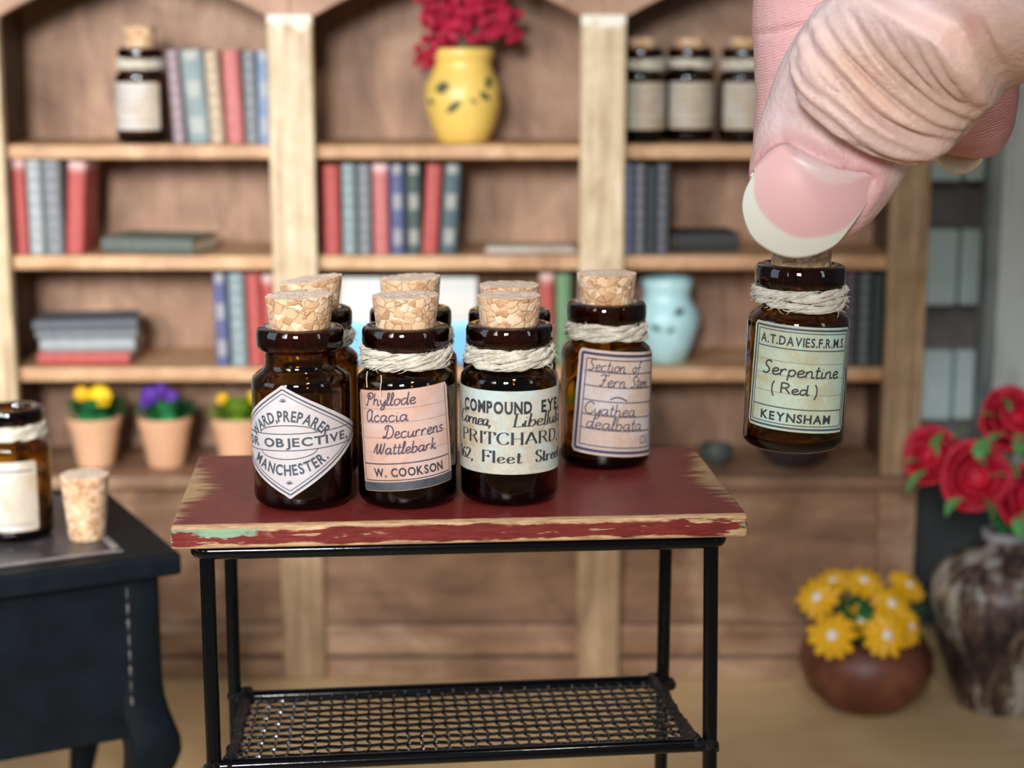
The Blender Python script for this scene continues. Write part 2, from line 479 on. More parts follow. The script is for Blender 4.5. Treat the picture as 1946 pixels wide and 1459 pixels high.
# ------------------------------------------------------------------ bookcase
FY = 3.70                                  # front plane of the bookcase
bc = thing('bookcase', 'large brown wooden bookcase with pale posts, arched bays and a cabinet base', 'bookcase', (0, FY, 0))
PX = [-1.103, -0.457, 0.1885, 0.834]       # post centres
PW = [0.094, 0.094, 0.094, 0.082]
BACK = 0.30                                # depth of the case
ZC = P(973, 905, FY).z                     # counter top
ZS = [P(973, y, FY + 0.03).z for y in (275, 486, 699)]     # shelf tops
ZTOP = P(973, -150, FY).z
ZPT = P(973, 27, FY).z
m = MB(); m.box(PX[0] - 0.05, PX[3] + 0.04, BACK, BACK + 0.03, 0.0, ZTOP); m.build('back_panel', M_back, bc, False)
random.seed(3)
for k in range(4):
    m = MB(); w = PW[k] / 2
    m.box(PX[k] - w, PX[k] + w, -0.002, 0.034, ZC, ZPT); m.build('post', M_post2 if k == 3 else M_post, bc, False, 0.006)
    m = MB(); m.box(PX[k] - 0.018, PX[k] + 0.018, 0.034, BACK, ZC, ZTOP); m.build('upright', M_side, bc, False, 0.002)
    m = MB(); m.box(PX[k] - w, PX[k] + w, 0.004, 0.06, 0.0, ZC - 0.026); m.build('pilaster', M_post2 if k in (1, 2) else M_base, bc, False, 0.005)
for k in range(3):
    a, b = PX[k] + 0.018, PX[k + 1] - 0.018
    for z in ZS:
        m = MB(); m.box(a, b, 0.030, BACK, z - 0.030, z); m.build('shelf', M_shelf, bc, False, 0.005)
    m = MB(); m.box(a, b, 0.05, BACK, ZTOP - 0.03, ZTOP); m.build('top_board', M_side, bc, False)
    # arched fascia
    za, zb = P(973, 38, FY).z, P(973, -62, FY).z
    e0, e1 = PX[k] + PW[k] / 2 - 0.01, PX[k + 1] - PW[k + 1] / 2 + 0.01
    pts = [(PX[k], ZTOP), (PX[k], za)]
    for i in range(41):
        s = i / 40
        pts.append((e0 + (e1 - e0) * s, za + (zb - za) * (1 - abs(2 * s - 1) ** 1.6)))
    pts += [(PX[k + 1], za), (PX[k + 1], ZTOP)]
    m = MB(); m.prism(pts, 0.010, 0.045); m.build('arched_fascia', M_fascia, bc, False, 0.003)
    # cabinet base
    m = MB(); m.box(PX[k], PX[k + 1], 0.032, 0.06, 0.0, ZC - 0.026); m.build('base_panel', M_base, bc, False, 0.002)
    zl = P(973, 1188, FY).z
    m = MB()
    m.box(PX[k] + 0.05, PX[k + 1] - 0.045, -0.004, 0.032, zl - 0.022, zl)
    m.box(PX[k] + 0.05, PX[k + 1] - 0.045, 0.006, 0.032, 0.052, zl - 0.022)
    m.box(PX[k] + 0.05, PX[k + 1] - 0.045, -0.002, 0.032, 0.0, 0.046)
    m.build('plinth_moulding', M_base, bc, False, 0.004)
m = MB(); m.box(PX[0] - 0.07, PX[3] + 0.045, -0.012, BACK, ZC - 0.026, ZC); m.build('counter_board', M_base, bc, False, 0.005)

# ------------------------------------------------------------------ pale cupboard beyond the bookcase
cb = thing('cupboard', 'pale blue and whitewashed weathered cupboard beyond right end of bookcase', 'cupboard', (0, 4.05, 0))
CL = 0.905
CR = P(1872, 500, 4.05).x
m = MB(); m.box(CL, CR + 0.5, 0.06, 0.4, 0.42, 2.3); m.build('carcass', M_shadowwood, cb, False)
for (y0, y1) in ((150, 345), (438, 582), (668, 800)):
    za, zb = P(973, y0, 4.05).z, P(973, y1, 4.05).z
    xm = P(1826, 500, 4.05).x
    m = MB(); m.box(CL + 0.005, xm - 0.004, 0.01, 0.06, zb, za); m.box(xm + 0.004, CR - 0.006, 0.016, 0.06, zb, za)
    m.build('drawer_front', M_paleblue, cb, False, 0.006)
m = MB(); m.box(CL, CR + 0.5, 0.02, 0.4, 0.0, 0.42); m.build('plinth', M_slate, cb, False)
m = MB(); m.box(CR, CR + 0.5, -0.12, 0.06, 0.42, 2.3); m.build('side_board', M_white, cb, False, 0.004)

# ------------------------------------------------------------------ books
BOOKC = {}
def book_mat(col, bands):
    key = (col, bands)
    if key in BOOKC: return BOOKC[key]
    b = NB('book_cloth_%d' % len(BOOKC)); b.mat.name = 'book_cloth'
    x, y, z = b.xyz('Generated')
    n = b.noise(b.coord(), 40, 3)
    dark = tuple(c * 0.8 for c in col); lite = tuple(min(1, c * 1.15) for c in col)
    c = b.ramp(n, [(0.3, dark), (0.7, lite)])
    if bands == 'gilt':          # pale ornaments down the spine
        w = b.wave(b.coord((0, 0, 1), kind='Generated'), 0.80, 0, 0, 'Z').step(0.50, 0.72) * (x - 0.5).abs().step(0.36, 0.24)
        c = b.mix(w * 0.55, c, (0.50, 0.48, 0.42))
    elif bands == 'lines':
        w = b.wave(b.coord((0, 0, 1), kind='Generated'), 2.4, 1.2, 2, 'Z').step(0.55, 0.7) * (x - 0.5).abs().step(0.38, 0.25)
        c = b.mix(w * 0.22, c, tuple(min(1, v * 1.8 + 0.12) for v in col))
    elif bands == 'cap':         # faded at the head
        c = b.mix(z.step(0.86, 0.98) * 0.6 + (z - 0.22).abs().step(0.09, 0.03) * 0.0, c, (0.80, 0.68, 0.66))
    b.set(color=c, rough=0.6)
    BOOKC[key] = b.mat
    return b.mat
RED = (0.42, 0.075, 0.066); PINK = (0.48, 0.15, 0.145); TEAL = (0.205, 0.265, 0.275); GREY = (0.17, 0.185, 0.20); NAVY = (0.085, 0.10, 0.22)
DGRN = (0.045, 0.075, 0.07); MAUV = (0.27, 0.20, 0.22); TAN = (0.42, 0.32, 0.22); BLUE = (0.20, 0.28, 0.42); LGRY = (0.30, 0.33, 0.335)
GRN = (0.14, 0.26, 0.13); DTEA = (0.06, 0.10, 0.115); DPUR = (0.055, 0.045, 0.06); SLATE = (0.10, 0.11, 0.13)
def book_parts(root, w, d, h, mat):
    t = min(0.0035, w * 0.14)
    m = MB()
    # covers and rounded spine, spine towards -y
    sp = [(-w / 2, 0.006)] + [(-w / 2 * cos(pi * i / 8), 0.006 - 0.007 * sin(pi * i / 8)) for i in range(1, 8)] + [(w / 2, 0.006)]
    outer = [(-w / 2, d)] + sp + [(w / 2, d)]
    inner = [(w / 2 - t, d)] + [(x * (1 - 2 * t / w), y + t) for x, y in reversed(sp)] + [(-w / 2 + t, d)]
    poly = outer + inner; n = len(poly)
    vs = [(x, y, 0) for x, y in poly] + [(x, y, h) for x, y in poly]
    fs = [(i, (i + 1) % n, (i + 1) % n + n, i + n) for i in range(n)]
    k = len(outer)
    for i in range(k - 1):
        a, b_, c, e = i, i + 1, n - 2 - i, n - 1 - i
        fs += [(a, e, c, b_), (a + n, b_ + n, c + n, e + n)]
    m.add(vs, fs); m.build('cover', mat, root)
    m = MB(); m.box(-w / 2 + t, w / 2 - t, 0.012, d - 0.004, 0.004, h - 0.004)
    m.build('page_block', M_page, root, False)
def book(row, px0, px1, ytop, col, bands, label, group, lean=0.0, Y=0.05, d=0.13, name='book'):
    """an upright book: pixel span of its spine at mid height gives its width and place on the shelf"""
    z0 = ZS[row]
    Yw = FY + Y
    ym = (ytop + (270, 481, 693)[row]) / 2
    a, b = P(px0, ym, Yw).x, P(px1, ym, Yw).x
    h = (P(973, ytop, Yw).z - z0) / max(cos(lean), 0.9)
    w = b - a
    r = thing(name, label, 'book', group=group)
    xc = (a + b) / 2 - sin(lean) * h / 2
    r.location = (xc, Yw, z0 + abs(sin(lean)) * w / 2 + 0.0005)
    r.rotation_euler = (0, lean, 0)
    book_parts(r, w, d, h, book_mat(col, bands))
    return r
G1 = 'books on the top shelf of the left bay'
book(0, 322, 345, 97, MAUV, 'lines', 'mauve book right next to the corked bottle on the top shelf', G1, rad(-3))
book(0, 349, 391, 97, TEAL, 'gilt', 'grey-teal book leaning between mauve and tan books on top shelf', G1, rad(-4))
book(0, 393, 420, 98, TAN, 'lines', 'tan book between the grey-teal and the pink-red book on the top shelf', G1, rad(-3))
book(0, 426, 458, 96, PINK, 'none', 'pink-red book on the top shelf of the left bay', G1, rad(-2))
book(0, 463, 488, 98, GREY, 'lines', 'grey book on the top shelf between pink-red and pale blue books', G1, rad(-1))
book(0, 490, 513, 97, BLUE, 'gilt', 'pale blue book against the post at the end of the top shelf', G1, 0)
G2 = 'books on the middle shelf of the left bay'
book(1, 24, 49, 303, RED, 'cap', 'red book nearest the left post on the middle shelf', G2, rad(0))
book(1, 52, 80, 304, LGRY, 'lines', 'light grey book beside the red book at the left post', G2, 0)
book(1, 83, 116, 304, GREY, 'lines', 'darker grey book between light grey and leaning red books', G2, 0)
book(1, 127, 160, 309, RED, 'cap', 'red book leaning at the right end of the leftmost row', G2, rad(4.0))
G3 = 'books on the middle shelf of the centre bay'
book(1, 613, 645, 314, RED, 'none', 'plain red book at the left end of the centre row under the yellow vase', G3)
book(1, 650, 676, 312, TEAL, 'lines', 'pale teal book second from the left in the centre row', G3)
book(1, 680, 705, 313, GREY, 'lines', 'grey book between pale teal and faded pink-red books in the centre row', G3)
book(1, 709, 738, 312, PINK, 'cap', 'pink-red book with a pale faded head in the centre row', G3)
book(1, 742, 768, 313, NAVY, 'gilt', 'navy blue book with pale spine ornaments in the centre row', G3)
book(1, 772, 800, 313, DGRN, 'gilt', 'dark green book with pale ornaments, left of leaning red book in centre row', G3)
book(1, 806, 836, 314, RED, 'none', 'red book leaning between two dark ornamented books', G3, rad(3.5))
book(1, 840, 872, 314, DTEA, 'gilt', 'dark teal ornamented book leaning at the right end of the centre row', G3, rad(3.5))
G4 = 'books on the middle shelf of the right bay'
book(1, 1187, 1203, 312, (0.13, 0.15, 0.24), 'lines', 'lavender-blue book just right of the post by the hand', G4)
book(1, 1206, 1227, 313, SLATE, 'lines', 'grey book next to the lavender-blue book in the right bay', G4)
book(1, 1230, 1246, 316, (0.03, 0.045, 0.05), 'none', 'thin black-teal book between two grey books in the right bay', G4)
book(1, 1248, 1272, 313, (0.07, 0.075, 0.09), 'lines', 'slate grey book at the right end of the right bay row', G4)
G5 = 'books on the lower shelf of the left bay'
book(2, 407, 432, 520, NAVY, 'gilt', 'navy book with pale ornaments on the lower shelf behind the bottles', G5, rad(-1))
book(2, 436, 466, 521, TEAL, 'lines', 'grey-green book between navy and red books on the lower shelf', G5, rad(-1))
book(2, 470, 497, 521, RED, 'none', 'red book next to the grey-green book on the lower shelf', G5, rad(-1))
book(2, 499, 522, 523, RED, 'cap', 'red book against the post, partly behind the bottle corks', G5, 0)
G6 = 'books on the lower shelf of the centre bay'
book(2, 1026, 1053, 520, RED, 'cap', 'red book right of the rear corks on the lower shelf', G6)
book(2, 1057, 1086, 521, GRN, 'none', 'green book beside the post on the lower shelf, centre bay', G6)
G7 = 'books on the lower shelf of the right bay'
book(2, 1606, 1630, 520, DPUR, 'lines', 'dark purple-grey book behind the held bottle on the lower shelf', G7)
book(2, 1633, 1657, 520, (0.075, 0.09, 0.095), 'lines', 'slate book between two dark books near the right post', G7)
book(2, 1660, 1680, 521, (0.03, 0.045, 0.05), 'none', 'blackish book against the rightmost post', G7)

def flat_book(row, px0, px1, ybase, thick, col, bands, label, group, rz=0.0, d=0.14, Y=0.06, z=None):
    Yw = FY + Y
    a, b = P(px0, ybase, Yw).x, P(px1, ybase, Yw).x
    r = thing('book', label, 'book', ((a + b) / 2, Yw, (ZS[row] if z is None else z) + thick / 2 + 0.0004), 0, group)
    L = b - a
    book_parts(r, thick, d, L, book_mat(col, bands))
    # lay it down: height runs along +x
    for c in r.children:
        c.rotation_euler = (0, rad(90), 0); c.location = (-L / 2, 0, 0)
    r.rotation_euler = (0, 0, rz)
    return r.location.z + thick / 2
G8 = 'books lying in a stack on the lower shelf'
z1 = flat_book(2, 72, 246, 682, 0.028, RED, 'none', 'red book lying at the bottom of the stack on the lower shelf', G8, 0.0)
z2 = flat_book(2, 76, 255, 652, 0.030, LGRY, 'none', 'pale grey book lying on the red book in the stack', G8, 0.03, z=z1)
z3 = flat_book(2, 69, 258, 622, 0.018, GREY, 'none', 'grey book lying third from the bottom of the stack', G8, 0.10, z=z2)
flat_book(2, 64, 258, 608, 0.021, SLATE, 'none', 'slate grey book lying topmost on the stack', G8, 0.14, z=z3)
flat_book(1, 186, 372, 470, 0.034, (0.10, 0.12, 0.10), 'none', 'dark grey-green book lying flat beside the leaning red book', 'books lying on the middle shelf', -0.22, 0.15, 0.055)
flat_book(1, 1280, 1405, 470, 0.040, (0.03, 0.03, 0.032), 'none', 'black book lying flat on the right bay shelf behind the hand', 'books lying on the middle shelf', 0.1, 0.13, 0.10)
m = MB(); m.box(-0.10, 0.10, -0.05, 0.05, 0, 0.006); m.box(-0.095, 0.09, -0.045, 0.048, 0.006, 0.010)
o = m.build('pamphlet', M_pCream, None, False, 0.001); o.location = (P(1010, 480, FY + 0.12).x, FY + 0.14, ZS[1] + 0.0004)
prop(o, 'thin pale pamphlet lying on the centre shelf right of the books', 'pamphlet')
# pale picture standing behind the bottles
pr = thing('picture_card', 'small white and blue seaside picture leaning on lower shelf behind the bottles', 'picture', (P(775, 620, FY + 0.1).x, FY + 0.09, ZS[2] + 0.001))
b = NB('seaside_print'); x, y, z = b.xyz('Generated'); n = b.noise(b.coord(), 9, 4)
c = b.ramp(z + (n - 0.5) * 0.22, [(0.36, (0.055, 0.36, 0.72)), (0.46, (0.22, 0.60, 0.78)), (0.50, (0.52, 0.41, 0.38)), (0.62, (0.54, 0.51, 0.46)), (0.9, (0.46, 0.48, 0.46))]); b.set(color=c, rough=0.4)
m = MB(); m.box(-0.15, 0.15, 0, 0.006, 0, 0.185); o = m.build('print', b.mat, pr, False); o.rotation_euler = (rad(-9), 0, 0)
m = MB(); m.box(-0.148, 0.148, 0.0065, 0.012, 0.002, 0.183); o = m.build('backing_board', M_pTan, pr, False); o.rotation_euler = (rad(-9), 0, 0)
# ------------------------------------------------------------------ lettering
GL = {  # stroke alphabet: advance, strokes (x-height .5, capitals 1)
'a': (.57, [[(.42,.42),(.3,.5),(.12,.45),(.04,.22),(.12,.02),(.26,.03),(.42,.3),(.43,.48)], [(.43,.48),(.42,.1),(.47,0),(.57,.07)]]),
'b': (.5, [[(.06,1),(.06,.1),(.14,0),(.3,.02),(.42,.22),(.34,.46),(.2,.48),(.07,.3)]]),
'c': (.48, [[(.4,.42),(.28,.5),(.12,.44),(.04,.24),(.12,.03),(.28,0),(.46,.1)]]),
'd': (.57, [[(.42,.42),(.3,.5),(.12,.45),(.04,.22),(.12,.02),(.26,.03),(.42,.3)], [(.46,1),(.43,.1),(.48,0),(.57,.07)]]),
'e': (.47, [[(.03,.2),(.28,.28),(.38,.39),(.28,.5),(.13,.45),(.05,.24),(.13,.03),(.28,0),(.47,.12)]]),
'f': (.38, [[(.44,.9),(.34,1),(.24,.9),(.2,.5),(.18,-.2),(.1,-.35)], [(.04,.46),(.4,.48)]]),
'h': (.54, [[(.08,1),(.06,0)], [(.06,.26),(.2,.47),(.33,.45),(.37,.3),(.37,.08),(.43,0),(.54,.07)]]),
'i': (.27, [[(.08,.48),(.08,.08),(.14,0),(.27,.07)], [(.10,.68),(.12,.72)]]),
'k': (.48, [[(.08,1),(.06,0)], [(.36,.48),(.1,.24)], [(.1,.24),(.36,0),(.48,.06)]]),
'l': (.27, [[(.0,.08),(.18,.6),(.19,.95),(.11,1),(.08,.8),(.08,.1),(.14,0),(.27,.07)]]),
'm': (.72, [[(.05,.48),(.06,0)], [(.06,.28),(.17,.47),(.27,.44),(.3,.0)], [(.3,.28),(.42,.47),(.52,.44),(.55,.08),(.61,0),(.72,.07)]]),
'n': (.54, [[(.05,.48),(.06,0)], [(.06,.28),(.2,.48),(.34,.44),(.37,.08),(.43,0),(.54,.07)]]),
'o': (.48, [[(.24,.5),(.09,.42),(.04,.22),(.13,.03),(.28,.02),(.41,.24),(.36,.44),(.24,.5)], [(.36,.44),(.48,.4)]]),
'p': (.5, [[(.07,.5),(.06,-.35)], [(.07,.32),(.2,.48),(.36,.44),(.42,.24),(.32,.03),(.16,.02),(.07,.12)]]),
'r': (.44, [[(.05,.48),(.06,0)], [(.06,.24),(.15,.43),(.26,.5),(.36,.42)]]),
's': (.4, [[(.34,.42),(.22,.5),(.08,.42),(.12,.3),(.28,.2),(.34,.1),(.22,0),(.05,.06)]]),
't': (.34, [[(.15,.85),(.12,.1),(.2,0),(.34,.07)], [(.0,.54),(.3,.56)]]),
'u': (.56, [[(.06,.48),(.06,.14),(.16,0),(.28,.06),(.4,.3)], [(.41,.48),(.41,.08),(.47,0),(.56,.07)]]),
'y': (.48, [[(.06,.48),(.08,.2),(.18,.06),(.3,.14),(.4,.4)], [(.42,.48),(.4,-.1),(.3,-.34),(.14,-.3),(.2,-.12),(.48,.08)]]),
'A': (.72, [[(.02,0),(.34,1)], [(.34,1),(.68,0)], [(.14,.34),(.56,.34)]]),
'C': (.68, [[(.62,.8),(.5,.97),(.34,1),(.14,.85),(.04,.5),(.14,.14),(.34,0),(.54,.06),(.64,.24)]]),
'D': (.72, [[(.1,1),(.1,0)], [(.1,1),(.36,.98),(.58,.8),(.64,.5),(.58,.2),(.36,.02),(.1,0)]]),
'F': (.58, [[(.1,1),(.1,0)], [(.04,1),(.56,1)], [(.1,.52),(.42,.52)], [(.56,1),(.56,.8)], [(.42,.62),(.42,.42)]]),
'H': (.74, [[(.1,1),(.1,0)], [(.62,1),(.62,0)], [(.1,.5),(.62,.5)]]),
'I': (.26, [[(.13,1),(.13,0)]]),
'L': (.6, [[(.12,1),(.12,0)], [(.02,0),(.56,0)], [(.56,0),(.58,.26)]]),
'P': (.6, [[(.1,1),(.1,0)], [(.1,1),(.4,.98),(.54,.77),(.4,.55),(.1,.5)]]),
'R': (.7, [[(.1,1),(.1,0)], [(.1,1),(.4,.98),(.54,.77),(.4,.55),(.1,.5)], [(.34,.52),(.62,0)]]),
'S': (.58, [[(.5,.82),(.38,.98),(.18,.96),(.08,.76),(.2,.58),(.42,.42),(.52,.22),(.38,.02),(.16,.02),(.04,.22)]]),
'T': (.66, [[(.32,1),(.32,0)], [(.02,1),(.62,1)], [(.03,1),(.02,.76)], [(.61,1),(.62,.76)]]),
'W': (.9, [[(.0,1),(.2,0)], [(.2,0),(.44,.95)], [(.44,.95),(.62,0)], [(.62,0),(.86,1)]]),
'1': (.34, [[(.18,1),(.18,0)], [(.04,.82),(.18,1)]]),
'2': (.52, [[(.06,.78),(.2,.98),(.4,.92),(.42,.68),(.06,.02)], [(.06,.02),(.48,.02)]]),
'3': (.5, [[(.06,.9),(.24,1),(.4,.86),(.34,.62),(.18,.54),(.38,.46),(.44,.2),(.26,0),(.06,.08)]]),
'6': (.5, [[(.42,.92),(.2,.8),(.06,.4),(.14,.04),(.34,.02),(.44,.24),(.34,.46),(.16,.44),(.06,.26)]]),
',': (.22, [[(.08,.06),(.11,-.02),(.04,-.18)]]), '.': (.2, [[(.08,.0),(.1,.06)]]),
'(': (.28, [[(.22,1.1),(.07,.75),(.07,.2),(.22,-.25)]]), ')': (.28, [[(.06,1.1),(.21,.75),(.21,.2),(.06,-.25)]]),
' ': (.34, []),
# handwritten capitals
'Pc': (.62, [[(.2,.9),(.14,.4),(.06,-.02),(-.06,.04)], [(.02,.62),(.1,.9),(.36,1.02),(.56,.84),(.46,.56),(.2,.5),(.24,.66),(.38,.74)]]),
'Ac': (.66, [[(.46,.8),(.3,.96),(.1,.8),(.04,.4),(.12,.04),(.3,.04),(.46,.4),(.5,.9)], [(.5,.9),(.46,.16),(.52,0),(.66,.08)]]),
'Dc': (.78, [[(.26,.96),(.22,.5),(.12,.1),(-.02,.02),(-.04,.14),(.12,.14),(.34,0),(.6,.16),(.68,.55),(.5,.92),(.2,1.02),(.02,.84),(.1,.66)]]),
'Wc': (.86, [[(-.14,.1),(.12,.9),(.12,.2),(.2,.02),(.34,.3),(.46,.9)], [(.46,.9),(.44,.2),(.52,.02),(.66,.3),(.74,.95)]]),
'Fc': (.6, [[(.0,.84),(.12,.98),(.5,.94),(.62,1)], [(.36,.94),(.3,.4),(.18,0),(.02,.1)], [(.14,.5),(.46,.52)]]),
'Sc': (.6, [[(.5,.84),(.38,1),(.2,.9),(.16,.66),(.36,.44),(.44,.2),(.26,0),(.04,.08)]]),
'ls': (.22, [[(.1,1),(.1,0)]]),
'Ns': (.5, [[(.0,.0),(.14,.5),(.22,.98),(.26,.5),(.3,.02),(.36,.0),(.5,.08)]]),
}
def catmull(pts, sub=5):
    if len(pts) < 3: return pts
    out = []
    p = [pts[0]] + list(pts) + [pts[-1]]
    for i in range(1, len(p) - 2):
        for k in range(sub):
            t = k / sub
            q = []
            for d in (0, 1):
                a, b, c, e = p[i - 1][d], p[i][d], p[i + 1][d], p[i + 2][d]
                q.append(0.5 * (2 * b + (c - a) * t + (2 * a - 5 * b + 4 * c - e) * t * t + (3 * b - a - 3 * c + e) * t ** 3))
            out.append(tuple(q))
    out.append(pts[-1])
    return out
FONTC = {}
def glyph_mesh(ch, bold):
    key = (ch, bold)
    if key in FONTC: return FONTC[key]
    cu = bpy.data.curves.new('glyph', 'FONT'); cu.body = ch; cu.size = 1.0; cu.offset = bold; cu.resolution_u = 3
    o = bpy.data.objects.new('glyph', cu); COL.objects.link(o)
    dg = bpy.context.evaluated_depsgraph_get(); dg.update()
    me = bpy.data.meshes.new_from_object(o.evaluated_get(dg))
    vs = [(v.co.x, v.co.y) for v in me.vertices]; fs = [tuple(p.vertices) for p in me.polygons]
    bpy.data.objects.remove(o); bpy.data.curves.remove(cu); bpy.data.meshes.remove(me)
    if vs:
        x0 = min(v[0] for v in vs); x1 = max(v[0] for v in vs)
        vs = [(x - x0, y) for x, y in vs]; r = (vs, fs, x1 - x0)
    else: r = ([], [], 0.25)
    FONTC[key] = r
    return r

class Label:
    """paper stuck round a bottle of radius R (mm): u along the wrap, v up; ink is part of the same mesh"""
    def __init__(s, R, theta, z0, tilt, lift=0.0):
        s.R = R; s.th = theta; s.z0 = z0; s.ti = tilt; s.mb = MB(); s.lift = lift
    def map(s, u, v, off):
        cu, su = cos(s.ti), sin(s.ti)
        uu = u * cu - v * su; vv = u * su + v * cu
        a = s.th + uu / s.R
        r = s.R + off + s.lift * max(0.0, abs(uu) / s.R - 1.15) ** 1.5
        return Vector((r * sin(a), -r * cos(a), vv)) * 0.01 + Vector((0, 0, s.z0))
    def paper(s, rows, mat=0, nu=48, off=0.10, th=0.085):
        """rows: list of (v, uL, uR)"""
        rng = random.Random(int(abs(rows[0][0] * 100)) + 5)
        top = []; bot = []
        for v, a, b in rows:
            j = rng.uniform(-0.03, 0.03)
            top.append([s.map(a + j + (b - a) * i / nu, v, off) for i in range(nu + 1)])
            bot.append([s.map(a + j + (b - a) * i / nu, v, off - th) for i in range(nu + 1)])
        vs = [p for r in top for p in r] + [p for r in bot for p in r]
        n = nu + 1; N = len(rows) * n; fs = []
        for k in range(len(rows) - 1):
            for i in range(nu):
                q = (k * n + i, k * n + i + 1, (k + 1) * n + i + 1, (k + 1) * n + i)
                fs.append(q); fs.append(tuple(reversed([x + N for x in q])))
            for i in (0, nu):
                a, b = k * n + i, (k + 1) * n + i
                fs.append((a, b, b + N, a + N))
        for k in (0, len(rows) - 1):
            for i in range(nu):
                a = k * n + i
                fs.append((a, a + 1, a + 1 + N, a + N))
        s.mb.add(vs, fs, mat)
    def rect(s, w, h, rc=0.25, mat=0, v0=0.0):
        rows = []
        for i in range(25):
            v = h / 2 - h * i / 24
            e = h / 2 - abs(v)
            c = rc - sqrt(max(0, rc * rc - (rc - min(e, rc)) ** 2))
            rows.append((v + v0, -w / 2 + c, w / 2 - c))
        s.paper(rows, mat)
    def ribbon(s, pts, w, mat, off=0.125, nib=None):
        """pts in label mm. nib = (thin, thick): width by direction (upright strokes thick)"""
        n = len(pts)
        if n < 2: return
        dense = [pts[0]]
        for a, b in zip(pts[:-1], pts[1:]):
            L = sqrt((b[0] - a[0]) ** 2 + (b[1] - a[1]) ** 2); k = max(1, int(L / 0.45))
            for i in range(1, k + 1): dense.append((a[0] + (b[0] - a[0]) * i / k, a[1] + (b[1] - a[1]) * i / k))
        pts = dense; n = len(pts); vs = []
        for i in range(n):
            a = pts[max(0, i - 1)]; b = pts[min(n - 1, i + 1)]
            dx, dy = b[0] - a[0], b[1] - a[1]; L = sqrt(dx * dx + dy * dy) or 1e-6
            dx /= L; dy /= L
            ww = w if nib is None else nib[0] + (nib[1] - nib[0]) * abs(dy) ** 1.6
            for sg in (1, -1):
                vs.append(s.map(pts[i][0] - dy * ww / 2 * sg, pts[i][1] + dx * ww / 2 * sg, off))
        s.mb.add(vs, [(2 * i, 2 * i + 1, 2 * i + 3, 2 * i + 2) for i in range(n - 1)], mat)
    def line(s, u0, v0, u1, v1, w, mat, off=0.118): s.ribbon([(u0, v0), (u1, v1)], w, mat, off)
    def frame(s, w, h, t, mat):
        for a, b in (((-1, -1), (1, -1)), ((1, -1), (1, 1)), ((1, 1), (-1, 1)), ((-1, 1), (-1, -1))):
            s.line(a[0] * w / 2, a[1] * h / 2, b[0] * w / 2, b[1] * h / 2, t, mat)
    def sans(s, text, u0, u1, v, h, mat, bold=0.02, arc=None):
        """printed capitals from u0 to u1, centred on height v; arc = (radius, sign)"""
        gl = [glyph_mesh(c, bold) for c in text]
        cap = 0.73
        sc = h / cap
        tot = 0.0; gap = 0.10
        for c, g in zip(text, gl): tot += (0.3 if c == ' ' else g[2]) + gap
        sx = (u1 - u0) / (tot - gap)
        x = 0.0
        for c, g in zip(text, gl):
            if c == ' ': x += 0.3 + gap; continue
            vs, fs, w = g
            out = []
            for (gx, gy) in vs:
                U = u0 + (x + gx) * sx; Vv = (gy - cap / 2) * sc
                if arc:
                    r, sg = arc
                    mid = u0 + (x + w / 2) * sx
                    ang = mid / r
                    lx = gx * sx - w / 2 * sx
                    px = lx * cos(ang) + Vv * sin(ang) * sg; py = -lx * sin(ang) * sg + Vv * cos(ang)
                    out.append(s.map(r * sin(ang) + px, v - sg * r * (1 - cos(ang)) + py, 0.13))
                else: out.append(s.map(U, v + Vv, 0.13))
            s.mb.add(out, fs, mat)
            x += w + gap
    def pen(s, tokens, u0, u1, v, h, mat, w=0.12, nib=None, shear=0.0, serif=False, sp=0.0):
        """written with the stroke alphabet; v is the baseline"""
        if isinstance(tokens, str): tokens = list(tokens)
        tot = sum(GL[t][0] + sp for t in tokens); sx = (u1 - u0) / tot; x = 0
        for t in tokens:
            adv, strokes = GL[t]
            for st in strokes:
                pts = [(u0 + (x + px) * sx + shear * py * h, v + py * h) for px, py in catmull(st)]
                s.ribbon(pts, w, mat, 0.13, nib)
                if serif:
                    for e in (0, -1):
                        p = st[e]; q = st[1] if e == 0 else st[-2]
                        if len(st) == 2 and abs(p[0] - q[0]) < 0.2 * abs(p[1] - q[1]) + 0.02 and abs(p[1] - q[1]) > 0.3:
                            cx = u0 + (x + p[0]) * sx + shear * p[1] * h; cy = v + p[1] * h
                            s.line(cx - 0.13 * h, cy, cx + 0.13 * h, cy, 0.07 * h, mat, 0.13)
            x += adv + sp
    def build(s, mats, parent, name='paper_label', label=None):
        return s.mb.build(name, mats, parent, True, label=label)

